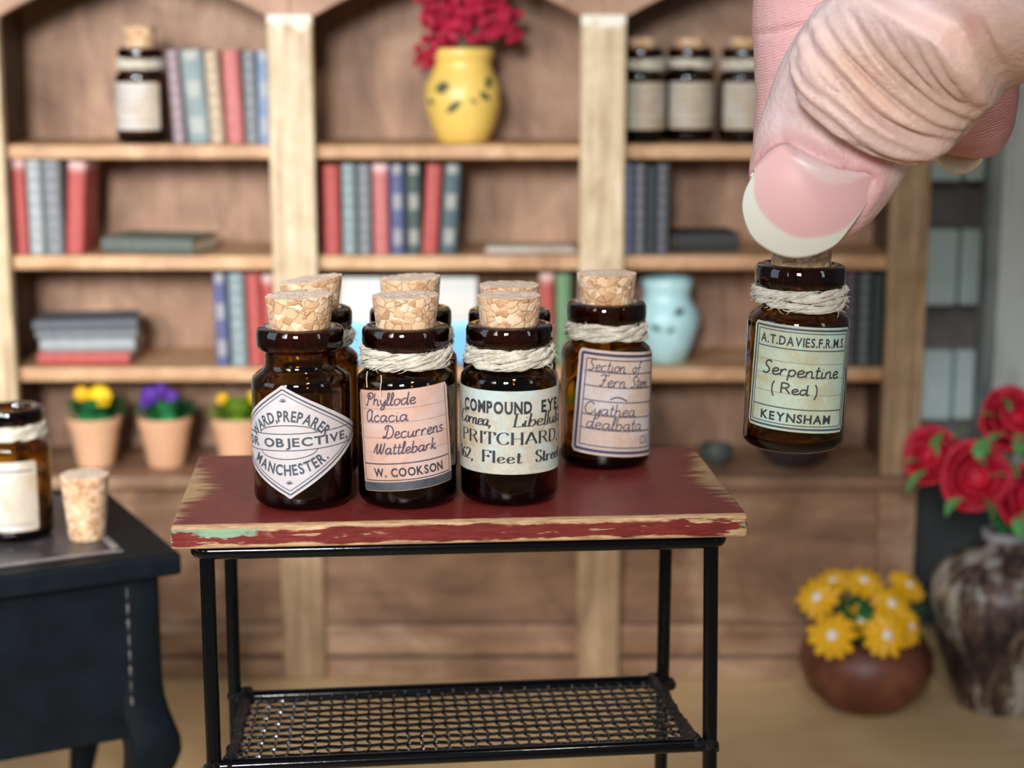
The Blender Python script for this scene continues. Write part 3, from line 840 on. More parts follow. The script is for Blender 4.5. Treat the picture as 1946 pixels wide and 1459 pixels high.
# ------------------------------------------------------------------ bottles
BH = 0.199
def bottle_body(parent, R=0.0548, seed=0):
    rc = 0.0125
    o = [(0, 0.003), (R * 0.55, 0.0028), (R - rc - 0.002, 0.0004), (R - rc, 0)]
    o += [(R - rc + rc * sin(a), rc - rc * cos(a)) for a in [pi / 2 * i / 6 for i in range(1, 7)]]
    o += [(R, 0.075), (R, 0.134)]
    o += [(R - 0.0035 + 0.0035 * cos(a), 0.134 + 0.011 * sin(a)) for a in [pi / 2 * i / 8 for i in range(1, 6)]]
    o += [(0.0475, 0.1485), (0.0430, 0.1512), (0.0402, 0.1545), (0.0396, 0.159), (0.0396, 0.170), (0.0405, 0.1722), (0.0435, 0.1738), (0.0466, 0.1760)]
    o += [(0.0482, 0.1795), (0.0484, 0.1850), (0.0482, 0.1935), (0.0466, 0.1972), (0.0435, 0.1988), (0.037, BH), (0.0325, 0.1982), (0.0305, 0.1955)]
    t = 0.0062
    i = [(0.0303, 0.188), (0.0302, 0.160), (0.0325, 0.150), (0.0400, 0.1425), (R - t - 0.003, 0.137), (R - t, 0.128), (R - t, 0.03), (R - t - 0.002, 0.014), (R - t - 0.010, 0.0085), (R * 0.5, 0.009), (0, 0.0095)]
    m = MB(); m.lathe(o + i, 72)
    return m.build('glass_body', M_glass, parent)
def cork_shape(parent, seed, name='cork', zb=0.1665, zt=0.2315, rb=0.0292, rt=0.0352, tilt=(0.0, 0.0)):
    rng = random.Random(seed)
    prof = [(0, zb), (rb * 0.97, zb), (rb, zb + 0.001)]
    N = 7
    for i in range(1, N): prof.append((rb + (rt - rb) * i / N, zb + (zt - zb) * i / N))
    prof += [(rt, zt - 0.0009), (rt * 0.985, zt - 0.0001), (rt * 0.6, zt + 0.0002), (0, zt)]
    def jit(p, k):
        n = mnoise.noise(Vector((p.x, p.y, p.z)) * 55 + Vector((seed * 9.7, 0, 0)))
        n2 = mnoise.noise(Vector((p.x, p.y, p.z)) * 190 + Vector((seed * 3.7, 1, 0)))
        q = Vector((p.x * (1 + 0.028 * n + 0.014 * n2), p.y * (1 + 0.028 * n + 0.014 * n2), p.z))
        if k >= N + 2: q.z += 0.0016 * n2 + tilt[0] * p.x + tilt[1] * p.y
        return q
    m = MB(); m.lathe(prof, 56, jit=jit)
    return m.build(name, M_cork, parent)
def twine_wrap(parent, seed, r0=0.0455, zc=0.1650, amp=0.0024, fuzz=70, hang=None):
    rng = random.Random(seed); m = MB()
    turns = 3
    for w in range(turns):
        ph = rng.uniform(0, 6.28); dz = (w - (turns - 1) / 2) * 0.0062
        a1, a2 = rng.uniform(-1, 1) * amp, rng.uniform(-1, 1) * amp * 0.8
        dr = rng.uniform(-0.0008, 0.0010); p1 = rng.uniform(0, 6.28)
        for k in (0, 1):
            pts = []; rs = []
            N = 132
            for i in range(N):
                a = 2 * pi * i / N
                tw = a * 4 + ph + k * pi + 0.5 * sin(2 * a + p1)
                rr = r0 + dr + 0.0024 * cos(tw) + 0.0007 * sin(3 * a + p1)
                z = zc + dz + 0.0022 * sin(tw) + a1 * sin(a + p1) + a2 * sin(2 * a + ph)
                pts.append((rr * cos(a), rr * sin(a), z)); rs.append(0.0028 * (1 + 0.2 * sin(a * 7 + ph + k) + 0.12 * sin(a * 17 + ph)))
            m.tube(pts, rs, 8, closed=True)
        for k in range(5):                                   # loose fibres lying along the strand
            tw0 = rng.uniform(0, 6.28); n_ = rng.choice((3, 4, 5)); pts = []
            for i in range(110):
                a = 2 * pi * i / 110; tw = a * n_ + tw0
                pts.append(((r0 + dr + 0.0050 * cos(tw)) * cos(a), (r0 + dr + 0.0050 * cos(tw)) * sin(a), zc + dz + 0.0046 * sin(tw) + a1 * sin(a + p1) + a2 * sin(2 * a + ph)))
            m.tube(pts, 0.0007, 5, closed=True)
    for i in range(fuzz):
        a = rng.uniform(0, 2 * pi); z = zc + rng.uniform(-0.010, 0.010); r = r0 + 0.004
        L = rng.uniform(0.003, 0.012); da = rng.uniform(-0.2, 0.2); dz = rng.uniform(-0.8, 0.7) * L
        q = [(r * cos(a), r * sin(a), z), ((r + L * 0.3) * cos(a + da * 0.5), (r + L * 0.3) * sin(a + da * 0.5), z + dz * 0.6),
             ((r + L * rng.uniform(0.1, 0.6)) * cos(a + da), (r + L * 0.4) * sin(a + da), z + dz)]
        m.tube(q, [0.00035, 0.0003, 0.00015], 4)
    if hang:
        for pts in hang: m.tube(pts, 0.0005, 5)
    return m.build('twine', M_twine, parent)

def bottle(px, Yc, label, group, zt, name='corked_bottle', seed=1, twine=True, cork=None, rz=0.0, hang=None, x=None):
    xx = x if x is not None else px
    r = thing(name, label, 'bottle', (xx, Yc, zt), rz, group)
    bottle_body(r, seed=seed)
    cork_shape(r, seed, **(cork or {}))
    if twine: twine_wrap(r, seed * 7 + 3, hang=hang)
    return r

TZ = 0.870                                     # top of the red table
R_ = 0.0548 * 100
def base_pos(px, pyfront):
    """centre of a bottle whose base front edge is seen at this pixel on the red table"""
    q = Pz(px, pyfront, TZ); return q.x * (q.y + 0.047) / q.y, q.y + 0.047
GB = 'corked amber bottles standing on the red table'
x, y = base_pos(578, 972)
bw = bottle(x, y, 'amber bottle with white diamond label and bare neck, front left on red table', GB, TZ, seed=1, twine=False, cork=dict(zt=0.2335, rt=0.0372, tilt=(0.03, 0.02)))
L = Label(R_, rad(-11.5), P(578, 841, y - 0.055).z - TZ, rad(3.2), 0.35)
rows = []
W, H = 9.5, 6.25
for i in range(41):
    v = H - 2 * H * i / 40
    u = (H - abs(v)) / H * W * 1.10
    u = min(u, W - 0.35 * max(0, (u - W * 0.93)) ) if u > W * 0.93 else u
    rows.append((v, -max(u, 0.12), max(u, 0.12)))
L.paper(rows, 0, 56)
def dia(k, t, mat):
    w, h = W * k * 1.06, H * k
    for q in (((-w, 0), (0, h)), ((0, h), (w, 0)), ((w, 0), (0, -h)), ((0, -h), (-w, 0))): L.line(*q[0], *q[1], t, mat)
dia(0.935, 0.17, 2); dia(0.865, 0.09, 2)
L.rect(2 * W * 0.85, 1.9, 0.05) if False else None
for sg in (1, -1):
    L.ribbon([(u, sg * 0.92) for u in [-W * 0.83 + W * 1.66 * i / 30 for i in range(31)]], 0.10, 2)
    L.ribbon([(3.3 * cos(a), sg * (0.92 + 0.95 * sin(a))) for a in [pi * i / 24 for i in range(25)]], 0.10, 2)
    for k in range(5):
        a = pi / 2 + (k - 2) * 0.6
        L.line(0, sg * 4.55 - 0.1, 0.42 * cos(a), sg * 4.55 - 0.1 + 0.42 * sin(a), 0.1, 2)
L.sans('WARD,PREPARER', -5.4, 5.4, 2.95, 1.22, 2, 0.028, (6.0, 1))
L.sans('FOR OBJECTIVE,', -7.3, 7.5, 0.0, 0.98, 2, 0.028)
L.sans('MANCHESTER.', -4.5, 4.5, -3.05, 1.22, 2, 0.028, (7.0, -1))
L.build([M_pWard, M_ink, M_inkg], bw)

x, y = base_pos(775, 969)
hangs = [[(-0.024, -0.0525, 0.152), (-0.0235, -0.0560, 0.146), (-0.025, -0.0565, 0.136), (-0.0245, -0.0550, 0.128), (-0.020, -0.0558, 0.1245)],
         [(-0.040, -0.036, 0.153), (-0.041, -0.0385, 0.146), (-0.0405, -0.0400, 0.136)]]
bk = bottle(x, y, 'amber bottle with salmon handwritten label and grey strip, front centre on red table', GB, TZ, seed=2, cork=dict(zt=0.2320, rt=0.0372, tilt=(0.02, 0.0)), hang=hangs)
L = Label(R_, rad(1), P(775, 836, y - 0.055).z - TZ, rad(5.2))
L.rect(11.3, 11.2, 0.25)
L.line(-5.6, -5.08, 5.6, -5.08, 0.95, 4, 0.115)
L.line(-5.3, 5.3, -5.3, -4.4, 0.08, 3); L.line(5.25, 5.3, 5.25, -4.4, 0.08, 3); L.line(-5.3, -4.4, 5.25, -4.4, 0.12, 3)
for v in (3.55, 2.0, 0.35, -1.25): L.line(-5.2, v, 5.2, v, 0.06, 5)
L.line(-5.3, -2.55, 5.25, -2.55, 0.14, 3)
L.pen(['Pc', 'h', 'y', 'l', 'l', 'o', 'd', 'e'], -4.3, 1.6, 3.95, 1.35, 2, 0.15, shear=0.22)
L.pen(['Ac', 'c', 'a', 'c', 'i', 'a'], -4.5, 0.6, 2.15, 1.35, 2, 0.15, shear=0.18)
L.pen(['Dc'] + list('ecurrens'), -2.3, 4.5, 0.30, 1.4, 2, 0.15, shear=0.22)
L.pen(['Wc'] + list('attlebark'), -3.6, 3.4, -1.45, 1.3, 2, 0.15, shear=0.25)
L.sans('W. COOKSON', -3.95, 4.1, -3.5, 0.98, 1, 0.03)
L.build([M_pCook, M_ink, M_inkp, M_inkp, M_strip, M_inkl], bk)

x, y = base_pos(968, 963)
bp = bottle(x, y, 'amber bottle with wide bluish-cream printed label, front right on red table', GB, TZ, seed=3, cork=dict(zt=0.2300, rt=0.0355))
L = Label(R_, rad(0), P(968, 823, y - 0.055).z - TZ, rad(-0.6))
rows = [(4.65 - 9.3 * i / 24, -10.2, 10.0) for i in range(25)]
L.paper(rows, 0, 72)
L.sans('COMPOUND', -5.9, 2.5, 2.85, 1.36, 1, 0.04); L.sans('EYE,', 3.7, 7.0, 2.85, 1.36, 1, 0.04)
L.pen('Cornea,', -6.7, -2.0, 0.72, 1.45, 2, nib=(0.08, 0.25), shear=0.2)
L.pen(['L', 'i', 'b', 'e', 'ls', 'ls', 'u', 'ls', 'a'], 0.3, 7.5, 0.72, 1.45, 2, nib=(0.08, 0.25), shear=0.2, serif=True)
L.pen('PRITCHARD,', -6.3, 7.0, -1.28, 1.32, 2, nib=(0.07, 0.30), serif=True, sp=0.06)
L.pen('162,', -7.0, -4.3, -3.35, 1.25, 2, nib=(0.08, 0.30), serif=True)
L.pen(['F', 'ls', 'e', 'e', 't'], -3.1, 1.6, -3.35, 1.3, 2, nib=(0.07, 0.31), serif=True, sp=0.08)
L.pen('Street', 3.0, 7.4, -3.35, 1.3, 2, nib=(0.07, 0.31), serif=True, sp=0.05)
L.build([M_pComp, M_ink, M_ink], bp)

x, y = base_pos(1149, 894)
bs = bottle(x, y, 'amber bottle with rose label of dotted lines, standing alone at right of the rear row', GB, TZ, seed=4, cork=dict(zt=0.2330, rt=0.0358))
L = Label(R_, rad(19), P(1149, 770, y - 0.055).z - TZ, rad(-5.2))
L.rect(11.9, 12.7, 0.35)
L.frame(10.9, 11.7, 0.34, 3); L.frame(9.7, 10.5, 0.13, 3)
for v in (3.75, 2.0, 0.25, -1.5, -3.2):
    k = 0
    while k < 60:
        u = -4.8 + 9.6 * k / 60
        L.line(u, v + 0.02 * sin(k * 2.1), u + 0.135, v + 0.02 * sin(k * 1.7), 0.15, 3); k += 1
L.pen(['Sc'] + list('ection'), -4.6, -0.1, 3.85, 1.45, 2, 0.14, shear=0.15)
L.pen('of', 0.8, 2.0, 3.85, 1.35, 2, 0.14, shear=0.15)
L.pen(['Fc'] + list('ern'), -3.1, 0.1, 2.1, 1.4, 2, 0.14, shear=0.15)
L.pen(['Sc'] + list('tem'), 0.7, 3.6, 2.1, 1.35, 2, 0.14, shear=0.2)
L.ribbon(catmull([(-1.6, 0.55), (-0.9, 0.85), (-0.2, 0.75), (0.5, 0.45)]), 0.17, 2)
L.pen(['C'] + list('yathea'), -4.6, 1.8, -1.4, 1.45, 2, 0.14, shear=0.1)
L.pen('dealbata', -4.2, 3.0, -3.1, 1.45, 2, 0.14, shear=0.12)
L.pen('C13', 2.9, 4.4, -4.75, 0.95, 2, 0.11)
L.build([M_pSect, M_ink, M_inkp, M_inkn], bs)

# three more bottles standing right behind the front row
for (cx, rim, lab, sd, ck) in ((591, 583, 'amber bottle standing behind the white diamond label one, tilted cork above it', 5, dict(zt=0.2325, rt=0.0368, tilt=(0.13, 0.0))),
                            (780, 583, 'amber bottle hidden behind the salmon label one, pale cork peeping over', 6, dict(zt=0.2345, rt=0.0362, tilt=(0.04, 0.0))),
                            (968, 586, 'amber bottle hidden behind the bluish-cream label one, lowest cork top', 7, dict(zt=0.2275, rt=0.0350))):
    k = 1.885 / 1.885
    Y = 2.045
    q = P(cx, rim, Y)
    # slide along the view ray until the rim stands at bottle height on the table
    d = ray(cx, rim); t = (TZ + BH - CAMZ) / d.z; q = CAM + d * t
    b_ = bottle(q.x, q.y, lab, GB, TZ, seed=sd, cork=ck)
    L = Label(R_, rad(8 * (sd - 6)), 0.078, 0); L.rect(11.5, 10.5, 0.25); L.frame(10.6, 9.6, 0.12, 1)
    L.build([M_pTan, M_inkp], b_)

# bottle held up by its cork
HY = 1.884
ph = P(1506, 838, HY)
bh = bottle(ph.x, HY, 'amber bottle with green label hanging in the air from a pinched cork', None, ph.z - 0.004, name='held_bottle', seed=8, cork=dict(zt=0.2300, rt=0.0335))
bh.rotation_euler = (0, rad(0.9), 0)
L = Label(R_, rad(-2.5), P(1505, 722, HY - 0.055).z - bh.location.z, rad(-3.4))
L.rect(11.9, 11.3, 0.3)
L.frame(11.2, 10.6, 0.22, 2); L.frame(10.5, 9.9, 0.10, 2)
L.line(-5.2, 3.15, 5.2, 3.15, 0.12, 2); L.line(-5.2, -3.2, 5.2, -3.2, 0.12, 2)
for v in (1.75, 0.25, -1.6): L.line(-5.2, v, 5.2, v, 0.06, 4)
L.sans('A.T.DAVIES.F.R.M.S.', -4.95, 5.0, 4.02, 0.98, 1, 0.022)
L.pen(['Sc'] + list('erpentine'), -4.4, 4.3, 0.28, 1.4, 3, 0.17, shear=0.12)
L.pen('(', -3.1, -2.75, -1.75, 1.2, 3, 0.15); L.pen('Red', -2.2, 0.9, -1.6, 1.1, 3, 0.17); L.pen(')', 1.4, 1.8, -1.75, 1.2, 3, 0.15)
L.sans('KEYNSHAM', -4.1, 3.7, -4.15, 0.95, 1, 0.03)
L.build([M_pSerp, M_ink, M_inkg, M_ink, M_inkl], bh)

# bottles on the bookcase
def shelf_bottle(cx, Y, lab, grp, sd, paper_mat, th=0.0, cork=None):
    q = P(cx, 180, FY + Y)
    b_ = bottle(q.x, FY + Y, lab, grp, ZS[0] + 0.0005, seed=sd, cork=cork)
    L = Label(R_, th, 0.078, 0.0); L.rect(12.0, 9.8, 0.25)
    L.line(-5.4, 3.2, 5.4, 3.2, 0.14, 1); L.line(-5.4, -3.2, 5.4, -3.2, 0.14, 1)
    for k, v in enumerate((1.8, 0.5, -0.8)): L.pen('nunununun', -3.8 + k * 0.3, 3.6 - k * 0.7, v - 0.3, 1.0, 2, 0.12)
    L.build([paper_mat, M_inkp, M_inkl], b_)
    return b_
sb = shelf_bottle(270, 0.11, 'amber bottle with cream label and bulging cork, top shelf at left', 'bottles on the top shelf', 11, M_pCream, rad(-12), dict(zt=0.242, rt=0.034, rb=0.0296))
for (cx, lab, sd) in ((1217, 'dark bottle beside the post, first of the top shelf trio at right', 12),
                      (1310, 'dark bottle in the middle of the top shelf trio at right', 13),
                      (1414, 'dark bottle half behind the fingers, end of the top shelf trio at right', 14)):
    shelf_bottle(cx, 0.17 if sd == 13 else 0.13, lab, 'bottles on the top shelf', sd, M_pTan, rad(6), dict(zt=0.2190))

# ------------------------------------------------------------------ red-topped table
xs = Vector((Pz(312, 1000, TZ) + Pz(1413, 978, TZ) + Pz(385, 868, TZ) + Pz(1325, 845, TZ)) / 4)
TYAW = rad(4.6)
tb = thing('side_table', 'distressed red-topped table with black metal frame and mesh shelf', 'table', (xs.x, xs.y, 0), TYAW)
W2, D2 = 0.3115, 0.1655
m = MB(); m.box(-W2, W2, -D2, D2, -0.0262, 0)
o = m.build('table_top', M_red, tb, False, 0.0035, 3); o.location = (0, 0, TZ)
fz = TZ - 0.0262 - 0.0092
def rrect(w, d, r, z, y0=0.0):
    pts = []
    for cx, cy, a0 in ((w - r, d - r, 0), (-w + r, d - r, 90), (-w + r, -d + r, 180), (w - r, -d + r, 270)):
        for i in range(7):
            a = rad(a0 + 15 * i); pts.append((cx + r * cos(a), y0 + cy + r * sin(a), z))
    return pts
FW, FD = 0.2860, 0.1420
m = MB(); m.tube(rrect(FW, FD, 0.012, fz), 0.0088, 14, closed=True); m.build('top_frame', M_black, tb)
legs = {}
for sx in (-1, 1):
    for sy in (-1, 1):
        x0, y0 = sx * (FW - 0.010 if sy < 0 else FW - 0.012), sy * (FD - 0.002)
        x1 = x0 + (0.012 if (sx > 0 and sy < 0) else 0.0) + (-0.004 if sy > 0 and sx > 0 else 0)
        m = MB(); m.tube([(x0, y0, fz), (x0 + (x1 - x0) * 0.5, y0, 0.45), (x1, y0, 0.0)], 0.0083, 14); m.build('leg', M_black, tb)
        legs[(sx, sy)] = (x0 + (x1 - x0) * 0.3, y0)
def sz(x, y):                                   # the hand-made shelf sags towards the back left
    u = (x + FW) / (2 * FW); v = (y + FD) / (2 * FD)
    return (0.587 + 0.008 * u) * (1 - v) + (0.561 + 0.006 * u) * v
for sy in (-1, 1):
    a, b = legs[(-1, sy)], legs[(1, sy)]
    m = MB(); m.tube([(a[0], a[1], sz(a[0], a[1])), (b[0], b[1], sz(b[0], b[1]))], 0.0078, 12); m.build('shelf_rail', M_black, tb)
rng = random.Random(5)
for sx in (-1, 1):
    a, b = legs[(sx, -1)], legs[(sx, 1)]
    xi = a[0] - sx * 0.017
    m = MB()
    pts = []; rs = []
    for i in range(31):
        s = i / 30
        pts.append((xi + rng.uniform(-.0012, .0012), a[1] + (b[1] - a[1]) * s, sz(xi, a[1] + (b[1] - a[1]) * s) + rng.uniform(-.001, .001))); rs.append(0.0075 + rng.uniform(-.0012, .0016))
    m.tube(pts, rs, 9)
    for y_ in (a[1], b[1]):
        for k in range(9):
            m.ball((xi + sx * rng.uniform(-0.004, 0.022), y_ + rng.uniform(-0.01, 0.01), sz(xi, y_) + rng.uniform(-0.006, 0.006)), rng.uniform(0.005, 0.0095), 0, 9, 6, lump=0.4, seed=k)
    m.build('glued_end_strip', M_glue, tb, label='rough black glued end strip of the mesh shelf')
# woven wire
x0, x1 = legs[(-1, -1)][0] + 0.018, legs[(1, -1)][0] - 0.018
y0, y1 = legs[(-1, -1)][1] + 0.003, legs[(-1, 1)][1] - 0.003
m = MB(); pitch = 0.0152; nx = int((x1 - x0) / pitch); ny = int((y1 - y0) / 0.0245)
for i in range(nx + 1):
    X = x0 + (x1 - x0) * i / nx; pts = []
    for k in range(ny * 4 + 1):
        s = k / (ny * 4)
        pts.append((X + 0.0018 * cos(k * pi / 4 + i * pi), y0 + (y1 - y0) * s, sz(X, y0 + (y1 - y0) * s) + 0.0014 * cos(s * ny * pi + i * pi)))
    m.tube(pts, 0.0016, 6)
for j in range(1, ny):
    Yy = y0 + (y1 - y0) * j / ny; pts = []
    for k in range(nx * 4 + 1):
        s = k / (nx * 4)
        pts.append((x0 + (x1 - x0) * s, Yy + 0.0024 * cos(s * nx * pi + j * pi), sz(x0 + (x1 - x0) * s, Yy) - 0.0014 * cos(s * nx * pi + j * pi)))
    m.tube(pts, 0.0022, 6)
m.build('wire_mesh', M_mesh, tb)

# ------------------------------------------------------------------ dark desk at the left
DZ = 0.640
cr = Pz(345, 1050, DZ)
DY = rad(27.5)
dk = thing('desk', 'dark blue-black wooden desk with curved legs at left', 'desk', (cr.x, cr.y, 0), DY)
# local x runs left from the right corner: board from x=-1.0 to 0, y 0 (front) to 0.36
m = MB(); m.box(-1.0, 0.0, 0.0, 0.46, DZ - 0.034, DZ); m.build('desk_top', M_desk, dk, False, 0.006, 3)
m = MB(); m.box(-0.92, -0.085, 0.055, 0.40, DZ, DZ + 0.0015); m.build('inset_panel', M_desktop, dk, False)
m = MB()
m.box(-0.93, -0.075, 0.045, 0.056, DZ, DZ + 0.003); m.box(-0.93, -0.075, 0.40, 0.41, DZ, DZ + 0.003); m.box(-0.086, -0.075, 0.045, 0.41, DZ, DZ + 0.003)
m.build('worn_moulding', M_worn_highlight, dk, False, 0.001, label='pale worn moulding round the desk inset')
m = MB(); m.box(-0.90, -0.075, 0.030, 0.046, DZ - 0.285, DZ - 0.034); m.build('front_apron', M_desk, dk, False, 0.004)
m = MB(); m.box(-0.045, -0.030, 0.075, 0.36, DZ - 0.25, DZ - 0.034); m.build('side_apron', M_desk, dk, False, 0.004)
m = MB(); m.box(-0.90, -0.075, 0.40, 0.415, DZ - 0.25, DZ - 0.034); m.build('rear_apron', M_desk, dk, False, 0.004)
m = MB()
for i in range(9): m.tube([(-0.0755, 0.0285, DZ - 0.05 - 0.024 * i - 0.006 * k) for k in range(4)], [0.0005, 0.0016 + 0.0008 * (i % 3), 0.0012 + 0.0008 * (i % 2), 0.0005], 6); m.build('seam_highlight', M_worn_highlight, dk, label='pale painted highlight along the desk corner seam')  # pale tubes put a broken highlight on the corner seam
def cab_leg(cx, cy, ox, oy):
    m = MB(); h = DZ - 0.034
    st = []
    for i in range(29):
        s = i / 28; z = h * (1 - s)
        kn = math.exp(-((s - 0.46) / 0.09) ** 2)
        w = 0.046 if s < 0.36 else 0.046 - 0.030 * min(1, (s - 0.36) / 0.45)
        w += 0.010 * kn + (0.012 * max(0, (s - 0.9) / 0.1))
        off = 0.020 * kn - 0.018 * math.exp(-((s - 0.78) / 0.12) ** 2)
        st.append((z, w / 1.0, off))
    vs = []; fs = []; n = 16
    for z, w, off in st:
        for k in range(n):
            a = 2 * pi * k / n; e = 0.42
            c, s_ = cos(a), sin(a)
            x_ = abs(c) ** e * (1 if c > 0 else -1) * w; y_ = abs(s_) ** e * (1 if s_ > 0 else -1) * w
            vs.append((cx + off * ox + x_ * 0.8, cy + off * oy + y_ * 0.8, z))
    for i in range(len(st) - 1):
        for k in range(n):
            l = (k + 1) % n; fs.append((i * n + k, i * n + l, (i + 1) * n + l, (i + 1) * n + k))
    fs.append(tuple(range(n))); fs.append(tuple((len(st) - 1) * n + k for k in range(n - 1, -1, -1)))
    m.add(vs, fs); m.build('leg', M_desk, dk)
for cx, cy, ox, oy in ((-0.060, 0.066, 1, -0.6), (-0.060, 0.39, 1, 0.6), (-0.93, 0.066, -1, -0.6), (-0.93, 0.39, -1, 0.6)): cab_leg(cx, cy, ox, oy)
# uncorked bottle and its cork on the desk
q = Pz(33, 1016, DZ + 0.0016)
ob = thing('uncorked_bottle', 'open amber bottle with cream label on the dark desk', 'bottle', (q.x, q.y, DZ + 0.0018))
bottle_body(ob); twine_wrap(ob, 77)
L = Label(R_, rad(-14), 0.072, 0, 0.25); L.rect(12.5, 10.6, 0.25)
L.line(-5.6, 3.9, 5.6, 3.9, 0.22, 1); L.line(-5.6, -4.2, 5.6, -4.2, 0.10, 1)
L.build([M_pCream, M_inkp], ob)
q = Pz(166, 1022, DZ + 0.0016)
ck = cork_shape(None, 21, 'cork', 0.0, 0.099, 0.0265, 0.0362)
ck.location = (q.x, q.y, DZ + 0.0020)
prop(ck, 'loose tapered cork standing on the dark desk beside the open bottle', 'cork')
# ------------------------------------------------------------------ miniature flower pots on the counter
def leaf_blade(m, base, tip, width, mat=0, cup=0.25, n=5):
    base = Vector(base); tip = Vector(tip); d = tip - base
    side = d.cross(Vector((0, 0, 1)))
    side = side.normalized() if side.length > 1e-6 else Vector((1, 0, 0))
    up = side.cross(d).normalized()
    vs = []
    for i in range(n + 1):
        s = i / n; w = width * sin(pi * min(0.97, max(0.06, s)) ** 0.85) / 2
        c = base + d * s + up * (0.12 * d.length * sin(pi * s))
        vs += [c - side * w + up * w * cup, c - up * 0.0004, c + side * w + up * w * cup, c + up * 0.0012]
    fs = []
    for i in range(n):
        a, b = 4 * i, 4 * i + 4
        fs += [(a, a + 1, b + 1, b), (a + 1, a + 2, b + 2, b + 1), (a + 2, a + 3, b + 3, b + 2), (a + 3, a, b, b + 3)]
    m.add(vs, fs, mat)
def pot_plant(cx, label, blooms, mleaf, seed):
    q = P(cx, 850, FY + 0.10)
    r = thing('potted_primrose', label, 'potted plant', (q.x, FY + 0.105, ZC + 0.0004), 0, 'small terracotta pots on the counter')
    hp = 0.110
    m = MB(); m.lathe([(0, 0), (0.0375, 0), (0.040, 0.002), (0.0545, hp - 0.022), (0.0575, hp - 0.021), (0.0605, hp - 0.002), (0.0585, hp), (0.053, hp), (0.050, hp - 0.016), (0, hp - 0.016)], 40)
    m.build('pot', M_pot, r)
    rng = random.Random(seed); m = MB()
    for i in range(44):
        a = rng.uniform(0, 2 * pi); e = rng.uniform(0.1, 1.1)
        L_ = rng.uniform(0.036, 0.058)
        b0 = Vector((0.026 * cos(a), 0.026 * sin(a), hp - 0.010 + rng.uniform(0, 0.022)))
        leaf_blade(m, b0, b0 + Vector((cos(a) * cos(e), sin(a) * cos(e), sin(e))) * L_, 0.030)
    m.lathe([(0, hp + 0.012), (0.03, hp + 0.004), (0.048, hp - 0.014)], 16)
    m.build('leaves', mleaf, r)
    for (bx, bz, br, bm) in blooms:
        m = MB()
        br *= 0.86; bz += 0.008
        c = Vector((bx, -0.020, hp + bz))
        for ring, (cnt, rr, tilt) in enumerate(((8, 1.0, 0.15), (7, 0.75, 0.6), (5, 0.45, 1.0))):
            for i in range(cnt):
                a = 2 * pi * i / cnt + ring
                dirv = Vector((cos(a) * cos(tilt), -sin(tilt) * 0.8, sin(a) * cos(tilt)))
                m.ball(c + dirv * br * rr * 0.55, br * 0.42, 0, 8, 6)
        m.ball(c, br * 0.6, 0, 10, 7)
        m.build('blossom', bm, r)
    return r
pot_plant(181, 'terracotta pot with bright yellow flowers, leftmost of the small pots', [(-0.020, 0.046, 0.022, M_yel2), (0.020, 0.040, 0.033, M_yel)], M_leafd, 1)
pot_plant(315, 'terracotta pot with deep purple flowers on the counter', [(-0.026, 0.042, 0.028, M_pur), (-0.002, 0.056, 0.018, M_pur), (0.020, 0.038, 0.022, M_pur), (-0.038, 0.022, 0.016, M_pur)], M_leafd, 2)
pot_plant(454, 'terracotta pot with olive leaves and small yellow blooms beside the diamond label bottle', [(-0.030, 0.034, 0.017, M_yel2), (0.038, 0.038, 0.018, M_yel)], M_leafo, 3)
def small_bowl(cx, py, label, r_, h_, mat, name='bowl'):
    q = P(cx, py, FY + 0.10)
    t = thing(name, label, 'bowl', (q.x, FY + 0.11, ZC + 0.0004))
    m = MB(); m.lathe([(0, 0), (r_ * 0.5, 0), (r_ * 0.55, 0.004), (r_ * 0.88, h_ * 0.3), (r_, h_ * 0.65), (r_ * 0.96, h_), (r_ * 0.88, h_), (r_ * 0.9, h_ * 0.65), (r_ * 0.5, 0.012), (0, 0.012)], 40)
    m.build('bowl_body', mat, t)
    m = MB(); m.lathe([(r_ * 0.94, h_ - 0.002), (r_ * 0.99, h_ - 0.001), (r_ * 0.97, h_ + 0.003), (r_ * 0.90, h_ + 0.002)], 40, close=True); m.build('rim', mat, t)
small_bowl(1508, 870, 'dark brown bowl on the counter behind the held bottle', 0.083, 0.10, M_dark)
small_bowl(1362, 880, 'small grey pewter bowl on the counter left of the dark brown bowl', 0.036, 0.042, M_pewter)

# ------------------------------------------------------------------ vases on the shelves
def vase_obj(name, label, cat, loc, prof, mat, motifs=None, n=56, motif_mat=None):
    r = thing(name, label, cat, loc)
    m = MB(); m.lathe(prof, n)
    if motifs:
        outer = [(p[0], p[1]) for p in prof]
        def rad_at(z):
            best = 0
            for (r0, z0), (r1, z1) in zip(outer[:-1], outer[1:]):
                if z0 <= z <= z1 and z1 > z0: best = max(best, r0 + (r1 - r0) * (z - z0) / (z1 - z0))
            return best
        for (a, z, L_, w_, rot) in motifs:
            grid = []; nn = 8
            for i in range(nn + 1):
                s = i / nn - 0.5; hw = w_ * cos(pi * s) / 2
                for k in (-1, -0.5, 0, 0.5, 1):
                    du = s * L_ * cos(rot) - k * hw * sin(rot); dz = s * L_ * sin(rot) + k * hw * cos(rot)
                    rr = rad_at(z + dz) + 0.0007
                    aa = a + du / rr
                    grid.append((rr * sin(aa), -rr * cos(aa), z + dz))
            m.add(grid, [(i * 5 + k, i * 5 + k + 1, i * 5 + k + 6, i * 5 + k + 5) for i in range(nn) for k in range(4)], 1)
    m.build('vase_body', [mat] + ([motif_mat] if motif_mat else []), r)
    return r
vY = FY + 0.13
q = P(880, 200, vY)
hv = P(880, 92, vY).z - ZS[0]
s = hv / 0.2
